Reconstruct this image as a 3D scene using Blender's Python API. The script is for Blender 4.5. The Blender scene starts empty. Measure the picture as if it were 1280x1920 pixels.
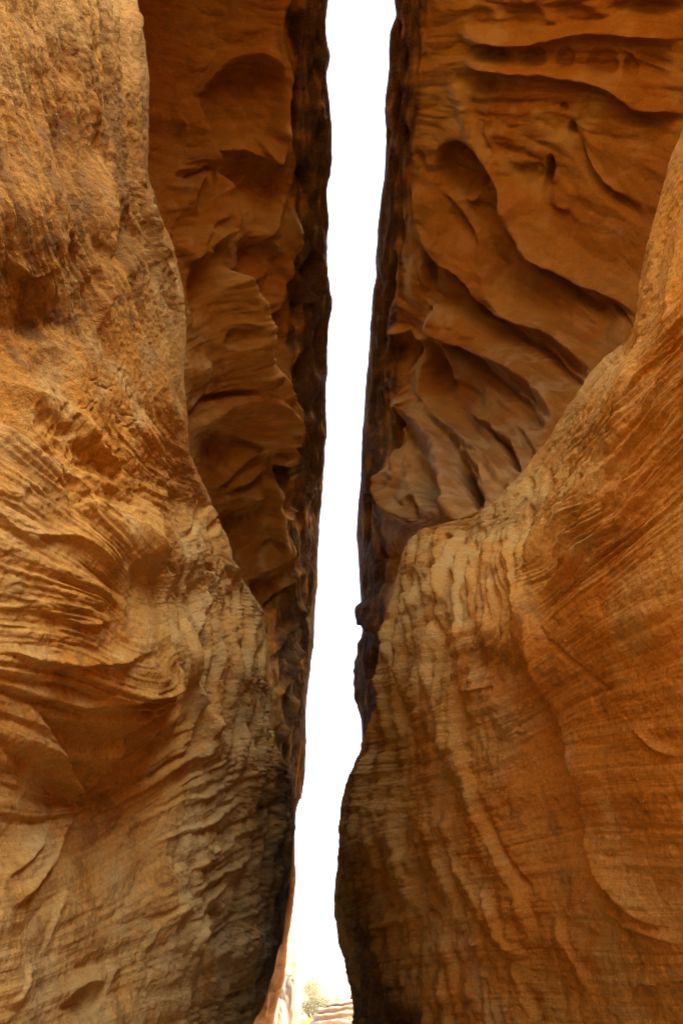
import bpy, math, random
import numpy as np

# ------------------------------------------------------------------ camera, sky, sun, exposure
scene = bpy.context.scene
F = 1280.0                      # focal length in photograph pixels (24 mm on a 36 mm high frame)
PITCH = math.radians(35.35)
EYE = np.array([0.0, 0.0, 1.6])
cam_data = bpy.data.cameras.new('camera')
cam_data.sensor_fit = 'VERTICAL'
cam_data.sensor_height = 36.0
cam_data.lens = 24.0
cam_data.clip_start = 0.05
cam_data.clip_end = 5000.0
cam = bpy.data.objects.new('camera', cam_data)
cam.location = EYE
cam.rotation_euler = (math.pi / 2 + PITCH, 0, 0)
scene.collection.objects.link(cam)
scene.camera = cam

SUN_ELEV, SUN_AZ = math.radians(38.0), math.radians(102.0)   # azimuth clockwise from +Y: sun stands right of the slot
world = bpy.data.worlds.new('World')
scene.world = world
world.use_nodes = True
wn = world.node_tree
for n in list(wn.nodes):
    wn.nodes.remove(n)
sky = wn.nodes.new('ShaderNodeTexSky')
sky.sky_type = 'NISHITA'
sky.sun_disc = False
sky.sun_elevation = SUN_ELEV
sky.sun_rotation = SUN_AZ
sky.air_density = 0.5
sky.dust_density = 5.0
sky.ozone_density = 0.3
bg = wn.nodes.new('ShaderNodeBackground')
bg.inputs['Strength'].default_value = 0.15
wo = wn.nodes.new('ShaderNodeOutputWorld')
wn.links.new(sky.outputs[0], bg.inputs[0])
wn.links.new(bg.outputs[0], wo.inputs[0])

sun_data = bpy.data.lights.new('sun', 'SUN')
sun_data.energy = 1.2
sun_data.angle = math.radians(14.0)
sun_data.color = (1.0, 0.94, 0.85)
sun = bpy.data.objects.new('sun', sun_data)
sun.rotation_euler = (math.pi / 2 - SUN_ELEV, 0, math.pi - SUN_AZ)
scene.collection.objects.link(sun)

vs = scene.view_settings
vs.view_transform = 'Standard'
vs.look = 'None'
vs.gamma = 1.0
vs.use_curve_mapping = False
vs.exposure = 4.05
cy = scene.cycles
cy.max_bounces = 8
cy.diffuse_bounces = 5
cy.glossy_bounces = 2
cy.use_denoising = True
cy.denoising_input_passes = 'RGB_ALBEDO_NORMAL'
cy.denoising_prefilter = 'NONE'
cy.use_guiding = True
cy.use_surface_guiding = True
cy.caustics_reflective = False
cy.caustics_refractive = False

RNG = np.random.default_rng(7)
random.seed(7)
COL = scene.collection

# ------------------------------------------------------------------ noise
_perm = RNG.permutation(256).astype(np.int32)
_perm = np.concatenate([_perm, _perm])
_g = RNG.normal(size=(256, 3))
_g = (_g / np.linalg.norm(_g, axis=1, keepdims=True)).astype(np.float32)
_tab = RNG.uniform(-1, 1, 4096).astype(np.float32)

def perlin(p, seed=0):
    """gradient noise of points p (N,3), about -1..1"""
    p = p.astype(np.float32) + np.float32(seed * 17.31)
    i = np.floor(p).astype(np.int32)
    f = p - i
    w = f * f * f * (f * (f * 6 - 15) + 10)
    i &= 255
    out = 0
    for dx in (0, 1):
        wx = w[:, 0] if dx else 1 - w[:, 0]
        a = _perm[(i[:, 0] + dx) & 255]
        for dy in (0, 1):
            wy = wx * (w[:, 1] if dy else 1 - w[:, 1])
            b = _perm[(a + i[:, 1] + dy) & 511]
            for dz in (0, 1):
                h = _perm[(b + i[:, 2] + dz) & 511]
                g = _g[h]
                d = g[:, 0] * (f[:, 0] - dx) + g[:, 1] * (f[:, 1] - dy) + g[:, 2] * (f[:, 2] - dz)
                out = out + wy * (w[:, 2] if dz else 1 - w[:, 2]) * d
    return out * 1.6

def noise1(x, seed=0):
    x = x + seed * 91.7
    i = np.floor(x).astype(np.int64)
    f = x - i
    f = f * f * (3 - 2 * f)
    return _tab[i & 4095] * (1 - f) + _tab[(i + 1) & 4095] * f

def smooth(a, b, x):
    t = np.clip((x - a) / (b - a), 0, 1)
    return t * t * (3 - 2 * t)

def gnoise(P, scale, seed=0, step=1):
    """noise over a vertex grid P (r,c,3); scale = features per metre (number or 3-vector); step>1 works on a coarser grid"""
    r, c = P.shape[:2]
    s = np.asarray(scale, dtype=np.float32)
    if step == 1:
        return perlin((P * s).reshape(-1, 3), seed).reshape(r, c)
    ri = np.unique(np.append(np.arange(0, r, step), r - 1))
    ci = np.unique(np.append(np.arange(0, c, step), c - 1))
    q = P[np.ix_(ri, ci)] * s
    v = perlin(q.reshape(-1, 3), seed).reshape(len(ri), len(ci))
    return upsample(v, ri, ci, r, c)

def upsample(v, ri, ci, r, c):
    x = np.arange(c)
    j = np.clip(np.searchsorted(ci, x, 'right') - 1, 0, len(ci) - 2)
    t = (x - ci[j]) / (ci[j + 1] - ci[j])
    v = v[:, j] * (1 - t) + v[:, j + 1] * t
    y = np.arange(r)
    j = np.clip(np.searchsorted(ri, y, 'right') - 1, 0, len(ri) - 2)
    t = ((y - ri[j]) / (ri[j + 1] - ri[j]))[:, None]
    return v[j] * (1 - t) + v[j + 1] * t

# ------------------------------------------------------------------ pixel -> place, smooth interpolation
cP, sP = math.cos(PITCH), math.sin(PITCH)

def rays(px, py):
    u = (px - 640.0) / F
    v = (960.0 - py) / F
    return np.stack([u, cP - v * sP, sP + v * cP], -1)

def at(px, py, t):
    return EYE + rays(np.asarray(px, float), np.asarray(py, float)) * np.asarray(t, float)[..., None]

class TPS:
    def __init__(self, pts, vals, reg=0.0):
        p = np.asarray(pts, float) / 500.0
        n = len(p)
        K = self.k(p[:, None] - p[None]) + reg * np.eye(n)
        Q = np.c_[np.ones(n), p]
        A = np.block([[K, Q], [Q.T, np.zeros((3, 3))]])
        self.w = np.linalg.solve(A, np.r_[np.asarray(vals, float), 0, 0, 0])
        self.p = p
    @staticmethod
    def k(d):
        r2 = (d * d).sum(-1)
        return r2 * np.log(r2 + 1e-9)
    def __call__(self, x, y):
        q = np.stack([x, y], -1) / 500.0
        out = self.w[-3] + q[..., 0] * self.w[-2] + q[..., 1] * self.w[-1]
        for i, (a, b) in enumerate(self.p):
            r2 = (q[..., 0] - a) ** 2 + (q[..., 1] - b) ** 2
            out = out + self.w[i] * r2 * np.log(r2 + 1e-9)
        return out

def curve(knots, y):
    """x of a silhouette as a function of the row y, from (x, y) knots"""
    k = sorted((b, a) for a, b in knots)
    f = lambda t: np.interp(t, [q[0] for q in k], [q[1] for q in k])
    o = np.linspace(-2, 2, 9)
    w = np.exp(-o * o / 2)
    return sum(wi * f(y + 5 * oi) for wi, oi in zip(w, o)) / w.sum()

def blur(v, sig):
    n = int(sig * 3)
    w = np.exp(-0.5 * (np.arange(-n, n + 1) / sig) ** 2)
    w /= w.sum()
    a = v[0] - (v[1] - v[0]) * np.arange(n, 0, -1)
    b = v[-1] + (v[-1] - v[-2]) * np.arange(1, n + 1)
    return np.convolve(np.r_[a, v, b], w, 'valid')

def bell(t):
    return np.where(t < 1, 0.5 + 0.5 * np.cos(np.pi * np.clip(t, 0, 1)), 0)

def crest(t):
    t = np.clip(t, 0, 1)
    return (1 - t) ** 2 * (1 + 0.6 * t)

def densify(pts, n=5):
    """Catmull-Rom through the points"""
    p = np.asarray(pts, float)
    if len(p) < 3:
        return p
    q = np.vstack([2 * p[0] - p[1], p, 2 * p[-1] - p[-2]])
    out = []
    for i in range(1, len(q) - 2):
        for s in np.arange(n) / n:
            a, b, c, d = q[i - 1], q[i], q[i + 1], q[i + 2]
            out.append(0.5 * ((2 * b) + (c - a) * s + (2 * a - 5 * b + 4 * c - d) * s * s + (3 * b - a - 3 * c + d) * s ** 3))
    out.append(p[-1])
    return np.array(out)

def add_features(D, PX, PY, feats, WX, WY, gain=1.0, rounded=False):
    """D += relief of strokes ('r', points, height, width on the +side, width on the -side) and hollows or bulges
    ('e', cx, cy, rx, ry, degrees, height, edge).  +side: right of a stroke drawn downwards, above one drawn rightwards."""
    X, Y = PX + WX, PY + WY
    rmin, rmax = PY[:, 0], PY[:, -1]
    for f in feats:
        if f[0] == 'r':
            pts, amp, wp, wm = densify(f[1]), f[2], f[3], f[4]
            taper = f[5] if len(f) > 5 else 0.25
            m = max(wp, wm) + 12
            x0, y0 = pts.min(0) - m
            x1, y1 = pts.max(0) + m
        else:
            _, cx, cy_, rx, ry, rot, amp, edge = f[:8]
            m = max(rx, ry) * 1.3 + 12
            x0, y0, x1, y1 = cx - m, cy_ - m, cx + m, cy_ + m
        rows = np.nonzero((rmin > y0) & (rmin < y1))[0]
        if not len(rows):
            continue
        sl = slice(rows[0], rows[-1] + 1)
        cols = np.nonzero(((PX[sl] > x0) & (PX[sl] < x1)).any(0))[0]
        if not len(cols):
            continue
        sc = slice(cols[0], cols[-1] + 1)
        x, y = X[sl, sc], Y[sl, sc]
        if f[0] == 'r':
            best = np.full(x.shape, 1e9)
            sd = np.zeros(x.shape)
            al = np.zeros(x.shape)
            seg = np.diff(pts, axis=0)
            L = np.hypot(seg[:, 0], seg[:, 1])
            cum = np.r_[0, np.cumsum(L)]
            for i in range(len(seg)):
                if L[i] < 1e-6:
                    continue
                dx, dy = seg[i] / L[i]
                ax, ay = x - pts[i, 0], y - pts[i, 1]
                s = np.clip(ax * dx + ay * dy, 0, L[i])
                ex, ey = ax - s * dx, ay - s * dy
                d2 = ex * ex + ey * ey
                k = d2 < best
                best = np.where(k, d2, best)
                sd = np.where(k, ex * dy - ey * dx, sd)
                al = np.where(k, (cum[i] + s) / cum[-1], al)
            d = np.sqrt(best)
            w = np.where(sd > 0, wp, wm)
            h = np.where(w > 22, bell(d / w), crest(d / w)) if rounded else crest(d / w)
            tp = smooth(0, taper, al) * smooth(0, taper, 1 - al) if taper > 0 else 1
            D[sl, sc] += gain * amp * h * tp
        else:
            a = math.radians(rot)
            ex = ((x - cx) * math.cos(a) + (y - cy_) * math.sin(a)) / rx
            ey = (-(x - cx) * math.sin(a) + (y - cy_) * math.cos(a)) / ry
            rr = np.sqrt(ex * ex + ey * ey)
            h = 1 - smooth(1 - edge, 1 + 0.15 * edge, rr)
            skew = f[8] if len(f) > 8 else 0.0       # >0: deeper towards the upper end
            D[sl, sc] += gain * amp * h * (1 - skew * np.clip(ey, -1, 1))

# ------------------------------------------------------------------ mesh helpers
def grid_mesh(name, P, attrs, mat, parent):
    r, c = P.shape[:2]
    idx = np.arange(r * c, dtype=np.int32).reshape(r, c)
    q = np.stack([idx[:-1, :-1], idx[:-1, 1:], idx[1:, 1:], idx[1:, :-1]], -1).reshape(-1, 4)
    me = bpy.data.meshes.new(name)
    me.vertices.add(r * c)
    me.vertices.foreach_set('co', P.astype(np.float32).ravel())
    me.loops.add(q.size)
    me.loops.foreach_set('vertex_index', q.ravel())
    me.polygons.add(len(q))
    me.polygons.foreach_set('loop_start', np.arange(0, q.size, 4, dtype=np.int32))
    me.polygons.foreach_set('use_smooth', np.ones(len(q), bool))
    for k, v in attrs.items():
        a = me.attributes.new(k, 'FLOAT', 'POINT')
        a.data.foreach_set('value', v.astype(np.float32).ravel())
    me.update()
    me.validate()
    ob = bpy.data.objects.new(name, me)
    COL.objects.link(ob)
    me.materials.append(mat)
    ob.parent = parent
    return ob

def normals(P):
    du = np.gradient(P, axis=1)
    dv = np.gradient(P, axis=0)
    n = np.cross(du, dv)
    n /= np.linalg.norm(n, axis=-1, keepdims=True) + 1e-9
    return n

def empty(name, loc=(0, 0, 0)):
    e = bpy.data.objects.new(name, None)
    e.location = loc
    e.empty_display_size = 0.3
    COL.objects.link(e)
    return e

def tag(o, label=None, cat=None, group=None, kind=None):
    if label: o['label'] = label
    if cat: o['category'] = cat
    if group: o['group'] = group
    if kind: o['kind'] = kind
    return o

# ------------------------------------------------------------------ materials
def nodes(mat):
    mat.use_nodes = True
    nt = mat.node_tree
    for n in list(nt.nodes):
        nt.nodes.remove(n)
    return nt

def N(nt, t, **kw):
    n = nt.nodes.new(t)
    for k, v in kw.items():
        if k.startswith('i_'):
            n.inputs[k[2:]].default_value = v
        else:
            setattr(n, k, v)
    return n

def ramp(nt, stops, inp):
    r = nt.nodes.new('ShaderNodeValToRGB')
    e = r.color_ramp.elements
    while len(e) < len(stops):
        e.new(0.5)
    for i, (p, c) in enumerate(stops):
        e[i].position = p
        e[i].color = (*c, 1) if not isinstance(c, (int, float)) else (c, c, c, 1)
    nt.links.new(inp, r.inputs[0])
    return r

def mix(nt, fac, a, b, blend='MIX'):
    m = nt.nodes.new('ShaderNodeMix')
    m.data_type = 'RGBA'
    m.blend_type = blend
    for sock, v in ((m.inputs['Factor'], fac), (m.inputs['A'], a), (m.inputs['B'], b)):
        if isinstance(v, bpy.types.NodeSocket):
            nt.links.new(v, sock)
        elif isinstance(v, (int, float)):
            sock.default_value = v
        else:
            sock.default_value = (*v, 1)
    return m.outputs['Result']

def math_n(nt, op, a, b=None):
    m = nt.nodes.new('ShaderNodeMath')
    m.operation = op
    for i, v in enumerate((a, b)):
        if v is None: continue
        if isinstance(v, bpy.types.NodeSocket):
            nt.links.new(v, m.inputs[i])
        else:
            m.inputs[i].default_value = v
    return m.outputs[0]

def sandstone(name, c_main, c_warm, c_pale, grain=1.0, stripes=0.5):
    mat = bpy.data.materials.new(name)
    nt = nodes(mat)
    pos = N(nt, 'ShaderNodeNewGeometry').outputs['Position']
    def noise(scale, detail=3, rough=0.6):
        n = N(nt, 'ShaderNodeTexNoise')
        n.inputs['Scale'].default_value = scale
        n.inputs['Detail'].default_value = detail
        n.inputs['Roughness'].default_value = rough
        nt.links.new(pos, n.inputs['Vector'])
        return n.outputs['Fac']
    def attr(k):
        return N(nt, 'ShaderNodeAttribute', attribute_name=k).outputs['Fac']
    col = mix(nt, attr('warm'), c_main, c_warm)
    col = mix(nt, attr('pale'), col, c_pale)
    # thin colour bands that follow the bedding
    n1 = N(nt, 'ShaderNodeTexNoise', noise_dimensions='1D')
    n1.inputs['Detail'].default_value = 3
    n1.inputs['Roughness'].default_value = 0.7
    n1.inputs['Scale'].default_value = 0.06
    nt.links.new(attr('bed'), n1.inputs['W'])
    band = ramp(nt, [(0.34, (0.66, 0.63, 0.60)), (0.5, (0.95, 0.94, 0.92)), (0.66, (1.16, 1.12, 1.04))], n1.outputs['Fac']).outputs[0]
    col = mix(nt, math_n(nt, 'MULTIPLY', attr('bands'), stripes), col, mix(nt, 1.0, col, band, 'MULTIPLY'))
    # coarse grains, grey crust; rusty dots and desert varnish, both also carrying painted shade
    nz = noise(30.0, 4, 0.72)
    sp = ramp(nt, [(0.30, 0.55), (0.5, 1.0), (0.70, 1.3)], nz).outputs[0]
    col = mix(nt, 0.6 * grain, col, mix(nt, 1.0, col, sp, 'MULTIPLY'))
    col = mix(nt, attr('rust_brown'), col, (0.21, 0.112, 0.033))
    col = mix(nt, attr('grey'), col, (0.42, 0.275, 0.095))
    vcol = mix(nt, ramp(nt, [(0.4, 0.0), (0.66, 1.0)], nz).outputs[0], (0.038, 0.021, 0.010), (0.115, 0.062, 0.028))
    col = mix(nt, attr('varnish_shade'), col, vcol)
    bs = N(nt, 'ShaderNodeBsdfPrincipled')
    nt.links.new(col, bs.inputs['Base Color'])
    bs.inputs['Roughness'].default_value = 1.0
    bs.inputs['Specular IOR Level'].default_value = 0.03
    h = math_n(nt, 'ADD', noise(17.0, 5, 0.68), math_n(nt, 'MULTIPLY', n1.outputs['Fac'], 0.7 * stripes))
    bp = N(nt, 'ShaderNodeBump')
    bp.inputs['Distance'].default_value = 0.05
    nt.links.new(math_n(nt, 'MULTIPLY', attr('rough'), 0.9 * grain), bp.inputs['Strength'])
    nt.links.new(h, bp.inputs['Height'])
    nt.links.new(bp.outputs[0], bs.inputs['Normal'])
    out = N(nt, 'ShaderNodeOutputMaterial')
    nt.links.new(bs.outputs[0], out.inputs[0])
    return mat

M_LOW_L = sandstone('sandstone_ochre', (0.53, 0.308, 0.068), (0.52, 0.252, 0.042), (0.57, 0.395, 0.128))
M_LOW_R = sandstone('sandstone_orange', (0.53, 0.285, 0.054), (0.52, 0.222, 0.030), (0.56, 0.360, 0.100))
M_UP = sandstone('sandstone_brown', (0.33, 0.152, 0.027), (0.32, 0.126, 0.018), (0.48, 0.275, 0.080), grain=0.9, stripes=0.4)  # brown stone, darkened further to paint in the overhang's shade
M_RED = sandstone('sandstone_red', (0.14, 0.060, 0.020), (0.13, 0.050, 0.015), (0.17, 0.085, 0.036), grain=0.7, stripes=0.4)  # base colour lowered to paint in the shade at the exit
M_PALE = sandstone('sandstone_pale', (0.27, 0.205, 0.140), (0.26, 0.185, 0.118), (0.31, 0.245, 0.180), grain=0.6, stripes=0.12)  # darker than the stone itself: outdoor shade is put into the colour
M_TOWER = sandstone('sandstone_yellow', (0.40, 0.30, 0.18), (0.39, 0.27, 0.15), (0.45, 0.35, 0.23), grain=0.6, stripes=0.5)

# ------------------------------------------------------------------ rock masses
def mass(name, parent, mat, side, rows, inner, sil, ctrl, Rpx, bedlines, relief, feats, spacing=2.0,
         n_round=26, ext_in=None, ext_out=None, ext_top=None, ext_bot=None, masks=None, seed=0, gain=1.0, rgain=1.0, rim_keep=0.3, rounded=False):
    """A rock face laid out over rows of the view: 'inner' and 'sil' give, for each row, where the face starts (out of frame
    or behind another mass) and where it turns away; past that edge it rounds off and runs on into the mountain.
    side -1: mass on the left of the slot, +1: on the right."""
    rows = np.asarray(rows, float)
    s = sil(rows)
    i0 = inner(rows)
    tp = TPS([(a, b) for a, b, _ in ctrl], [math.log(c) for *_, c in ctrl], 1e-4)
    R = Rpx(rows) if callable(Rpx) else np.full(len(rows), float(Rpx))
    n_main = int(np.max(np.abs(s - i0) - R) / spacing) + 2
    k = np.linspace(0, 1, n_main)
    sg = -side                                   # the edge lies to the image right (+1) of a left mass
    edge0 = s - sg * R
    es = blur(edge0, 28)
    PXm = i0[:, None] + (es - i0)[:, None] * k[None] + (edge0 - es)[:, None] * k[None] ** 4
    th = np.linspace(0, math.pi * 0.94, n_round + 1)[1:]
    PXr = s[:, None] - sg * R[:, None] * (1 - np.sin(th))[None]
    dep = np.concatenate([np.zeros(n_main), 1 - np.cos(th)])
    PX = np.concatenate([PXm, PXr], 1)
    PY = np.repeat(rows[:, None], PX.shape[1], 1)
    # depth from a coarse grid of the spline
    ri = np.unique(np.append(np.arange(0, len(rows), 6), len(rows) - 1))
    ci = np.unique(np.append(np.arange(0, PX.shape[1], 6), PX.shape[1] - 1))
    lt = tp(PX, PY)
    T = np.exp(lt)
    T = T + dep[None] * R[:, None] * T / F * 1.0
    P = at(PX, PY, T)
    hidden = np.concatenate([np.zeros(n_main), np.clip((th - math.pi / 2) / (math.pi / 2 * 0.9), 0, 1)])
    fade = (1 - 0.9 * hidden)[None]
    Nn = normals(P)
    flip = np.sign((Nn * (EYE - P)).sum(-1).mean())
    Nn = Nn * flip
    # soften the displacement direction so that neighbouring strokes do not cross
    sc = T / F                                   # metres per photograph pixel at that depth
    bedv = np.zeros_like(PX)
    if bedlines:
        bp_, bv_ = [], []
        for val, line in bedlines:
            for q in line:
                bp_.append(q); bv_.append(val)
        bt = TPS(bp_, bv_, 5e-3)
        bedv = bt(PX, PY)
    m = masks(PX, PY, P, bedv) if masks else {}
    D = np.zeros_like(PX)
    # wobble of stroke positions, so nothing is ruler-drawn
    WX = 5.0 * gnoise(P, 1.1, seed + 31, 3) + 2.2 * gnoise(P, 3.6, seed + 32, 2)
    WY = 5.0 * gnoise(P, 1.1, seed + 33, 3) + 2.2 * gnoise(P, 3.6, seed + 34, 2)
    add_features(D, PX, PY, feats, WX, WY, gain, rounded)
    D *= (1 - hidden)[None]
    rk = np.interp(rows, [0, 970, 1060], [rim_keep, rim_keep, 0.3])[:, None]
    ef = rk + (1 - rk) * smooth(0, 16, np.abs(s[:, None] - PX))
    D += rgain * relief(PX, PY, P, bedv, m) * fade * ef
    # rows or columns outside the photograph keep only gentle relief
    P = P + Nn * (D * sc)[..., None]
    P0 = P
    attrs = colour_masks(P, bedv, m, seed)
    def add_cols(P, attrs, new, first):
        blocks = np.stack(new, 1)
        P2 = np.concatenate([blocks, P], 1) if first else np.concatenate([P, blocks], 1)
        for kk in attrs:
            e = attrs[kk][:, :1] if first else attrs[kk][:, -1:]
            e = np.repeat(e, blocks.shape[1], 1)
            attrs[kk] = np.concatenate([e, attrs[kk]], 1) if first else np.concatenate([attrs[kk], e], 1)
        return P2
    if ext_out is not None:
        P = add_cols(P, attrs, ext_out(P[:, -1]), False)
    if ext_in is not None:
        P = add_cols(P, attrs, ext_in(P[:, 0])[::-1], True)
    def add_rows(P, attrs, new, first):
        blocks = np.stack(new, 0)
        P2 = np.concatenate([blocks, P], 0) if first else np.concatenate([P, blocks], 0)
        for kk in attrs:
            e = np.repeat(attrs[kk][:1] if first else attrs[kk][-1:], blocks.shape[0], 0)
            attrs[kk] = np.concatenate([e, attrs[kk]], 0) if first else np.concatenate([attrs[kk], e], 0)
        return P2
    if ext_top is not None:
        P = add_rows(P, attrs, ext_top(P[0])[::-1], True)
    if ext_bot is not None:
        P = add_rows(P, attrs, ext_bot(P[-1]), False)
    ob = grid_mesh(name, P, attrs, mat, parent)
    SURF[parent.name + '/' + name] = (P0, Nn, PX, PY, sc)
    return ob

SURF = {}

def colour_masks(P, bed, m, seed=0):
    z = np.zeros(P.shape[:2])
    n1 = fbm(P, 0.45, seed + 60, 4, 8)
    n2 = fbm(P, 1.2, seed + 65, 5, 6, 0.6)
    n3 = fbm(P, 2.6, seed + 70, 5, 4, 0.62)
    va = m.get('varnish_shade', z)
    vv = va + 0.16 * n3 + 0.16 * n2 + 0.25 * gnoise(P, np.array([2.5, 2.5, 0.5]), seed + 79, 2)
    return {'bed': bed, 'rough': m.get('rough', z + 1), 'warm': smooth(-0.35, 0.4, n1), 'pale': np.clip(m.get('palek', 0.6) * smooth(0.05, 0.7, n2) + m.get('tan', z) * (0.7 + 0.6 * n2), 0, 1),
            'bands': (0.3 + 0.7 * smooth(-0.2, 0.4, fbm(P, 0.8, seed + 75, 2, 6))) * (1 - m.get('plain', z)), 'rust_brown': np.clip(0.45 * smooth(0.35, 0.75, n3 - 0.3 * n2) + m.get('brown', z) * (0.85 + 0.2 * n3), 0, 1),
            'grey': m.get('grey', z) * smooth(-0.3, 0.45, n2 - 0.4 * n1), 'varnish_shade': 0.93 * smooth(0.12, 1.0, vv) * smooth(0.03, 0.25, va)}

def bumpy(Q, amp, scale, seed):
    return amp * np.stack([perlin(Q * scale, seed), perlin(Q * scale, seed + 1), perlin(Q * scale, seed + 2)], -1)

def run_out(vec_list, wob=0.25):
    """extension strips: successive offsets from the edge, each with a rough surface"""
    def f(E):
        out = []
        for i, v in enumerate(vec_list):
            Q = E + np.asarray(v, float)
            out.append(Q + bumpy(Q, wob, 0.7, 40 + i))
        return out
    return f

def to_y(yt, xout, n=24):
    """extension of a near wall back past the camera to the mouth of the slot, then outwards"""
    def f(E):
        out = []
        for i in range(1, n + 1):
            k = i / n
            Q = E.copy()
            Q[:, 1] = E[:, 1] * (1 - k) + yt * k
            Q[:, 0] = E[:, 0] + xout * (0.25 * k * k)
            out.append(Q + bumpy(Q, 0.22 * min(1, k * 3), 0.9, 50))
        for i in range(1, 9):
            Q = out[n - 1].copy()
            k = i / 8
            Q[:, 0] += xout * k * 1.6
            Q[:, 1] += 1.5 * math.sin(k * 1.5) * 1.0
            out.append(Q + bumpy(Q, 0.3, 0.6, 53))
        return out
    return f

def down(n=10):
    def f(E):
        out = []
        for i in range(1, n + 1):
            Q = E.copy()
            Q[:, 2] = E[:, 2] + (-0.6 - E[:, 2]) * i / n
            out.append(Q + bumpy(Q, 0.08, 1.5, 60))
        return out
    return f

def back(yt, dz=0.0, n=26):  # unseen roof, extended to cover sky and darken the near walls
    """overhang carried on over the camera towards the mouth of the slot"""
    def f(E):
        out = []
        for i in range(1, n + 1):
            k = i / n
            Q = E.copy()
            Q[:, 1] = E[:, 1] * (1 - k) + yt * k
            Q[:, 2] = E[:, 2] + dz * k
            out.append(Q + bumpy(Q, 0.3 * min(1, 4 * k), 0.5, 66))
        return out
    return f

def up(h, xo, yo=0.0, n=30):
    def f(E):
        out = []
        for i in range(1, n + 1):
            k = i / n
            Q = E + np.array([xo * k * k, yo * k, h * k])
            out.append(Q + bumpy(Q, 0.35 * min(1, 4 * k), 0.45, 64))
        return out
    return f

def fbm(P, s, seed, octs=4, step0=6, gain=0.5):
    v, a = 0, 1.0
    for o in range(octs):
        v = v + a * gnoise(P, s * 2 ** o, seed + o, max(1, int(step0 / 2 ** o)))
        a *= gain
    return v

def laminae(bed, P, seed, amps=(5, 3, 1.6), waves=(34, 13, 5.5)):
    wob = 5 * gnoise(P, 0.7, seed, 4) + 2.0 * gnoise(P, 2.5, seed + 1, 3)
    b = bed + wob
    v = 0
    for i, (a, w) in enumerate(zip(amps, waves)):
        n = noise1(b / w, seed + 3 * i)
        n = np.sign(n) * np.abs(n) ** 0.7                    # shelves rather than waves
        mk = 0.35 + 0.65 * smooth(-0.25, 0.35, gnoise(P, 0.9 * 1.7 ** i, seed + 5 + i, 3))
        v = v + a * n * mk
    return v

def billow(bed, PX, PY, lam, stretch, seed):
    """rounded lobes with sharp creases between them, drawn out along the bedding"""
    q = np.stack([bed / lam, PX / (lam * stretch), PY / (lam * stretch)], -1)
    n = perlin(q.reshape(-1, 3), seed).reshape(bed.shape)
    return 2.2 * np.abs(n) - 0.55

def ledges(bed, PX, PY, lam, stretch, seed):
    """shelves: a slow rise and a sudden drop across the bedding"""
    q = np.stack([bed / lam, PX / (lam * stretch), PY / (lam * stretch)], -1).reshape(-1, 3)
    n = (bed / lam).ravel() + 1.3 * perlin(q * 0.6, seed)
    f = n - np.floor(n)
    h = np.where(f < 0.8, f / 0.8, (1 - f) / 0.2)
    a = 0.5 + 0.9 * perlin(q * 0.9 + 7, seed + 1)
    return ((h - 0.5) * np.clip(a, 0.05, 1.2)).reshape(bed.shape)

def pits(P, s, seed, lo=0.12, hi=0.5, step=1):
    return -smooth(lo, hi, gnoise(P, s, seed, step))

def flutes(P, s, stretch, seed, step=2):
    n = gnoise(P, np.array([s, s, s / stretch]), seed, step)
    return 1 - 2 * np.abs(n)

def box_mask(PX, PY, x0, x1, y0, y1, soft=40):
    return smooth(x0 - soft, x0 + soft, PX) * (1 - smooth(x1 - soft, x1 + soft, PX)) * smooth(y0 - soft, y0 + soft, PY) * (1 - smooth(y1 - soft, y1 + soft, PY))

# ---------------- left wall: lower face
S_LL = [(235, -120), (255, 0), (270, 80), (276, 160), (280, 330), (300, 400), (318, 440), (332, 490), (343, 540), (345, 600), (345, 720),
        (352, 770), (354, 850), (385, 920), (402, 955), (425, 1010), (434, 1055), (465, 1110), (495, 1170), (503, 1220), (500, 1270), (508, 1300),
        (502, 1340), (505, 1375), (517, 1405), (530, 1430), (546, 1450), (551, 1500), (551, 1560), (546, 1620), (538, 1700), (530, 1760), (515, 1800),
        (500, 1850), (472, 1920), (450, 1980)]
S_UL = [(628, -460), (622, -100), (618, 0), (611, 60), (618, 100), (614, 150), (620, 200), (622, 300), (616, 350), (618, 420), (611, 480), (613, 520),
        (621, 560), (619, 600), (615, 650), (613, 720), (612, 800), (606, 880), (603, 950), (598, 1000), (595, 1060), (593, 1130), (590, 1190),
        (585, 1230), (580, 1260), (575, 1330), (571, 1385), (574, 1405), (573, 1440), (566, 1490)]
S_UR = [(760, -460), (748, -120), (739, 0), (740, 28), (730, 60), (728, 110), (722, 180), (719, 250), (716, 330), (710, 400), (705, 480), (700, 560),
        (694, 640), (689, 680), (684, 740), (680, 800), (677, 850), (675, 900), (670, 950), (667, 1000), (671, 1040), (675, 1100), (680, 1176),
        (678, 1195), (670, 1250), (667, 1290), (670, 1320), (677, 1350), (678, 1440), (680, 1500)]
S_LR = [(1540, -120), (1370, 100), (1285, 230), (1255, 300), (1222, 420), (1203, 500), (1196, 560), (1190, 610), (1170, 640), (1130, 672), (1105, 700),
        (1080, 740), (1050, 780), (1030, 820), (1000, 860), (965, 900), (925, 940), (890, 960), (845, 978), (795, 986), (778, 1000), (765, 1015),
        (748, 1060), (736, 1120), (722, 1180), (718, 1250), (712, 1310), (695, 1350), (683, 1385), (672, 1420), (655, 1450), (643, 1490), (638, 1540),
        (635, 1600), (632, 1700), (636, 1740), (645, 1780), (654, 1820), (664, 1880), (668, 1920), (672, 1980)]

left_cliff = tag(empty('sandstone_cliff', (-3, 8, 0)), 'layered ochre sandstone cliff on the left of the slot, cross-bedded buttress below dark overhang', 'cliff')
right_cliff = tag(empty('sandstone_cliff', (3, 8, 0)), 'orange sandstone cliff on the right of the slot, smooth sweeping bench under hollowed overhang', 'cliff')
bpy.context.view_layer.update()

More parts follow.
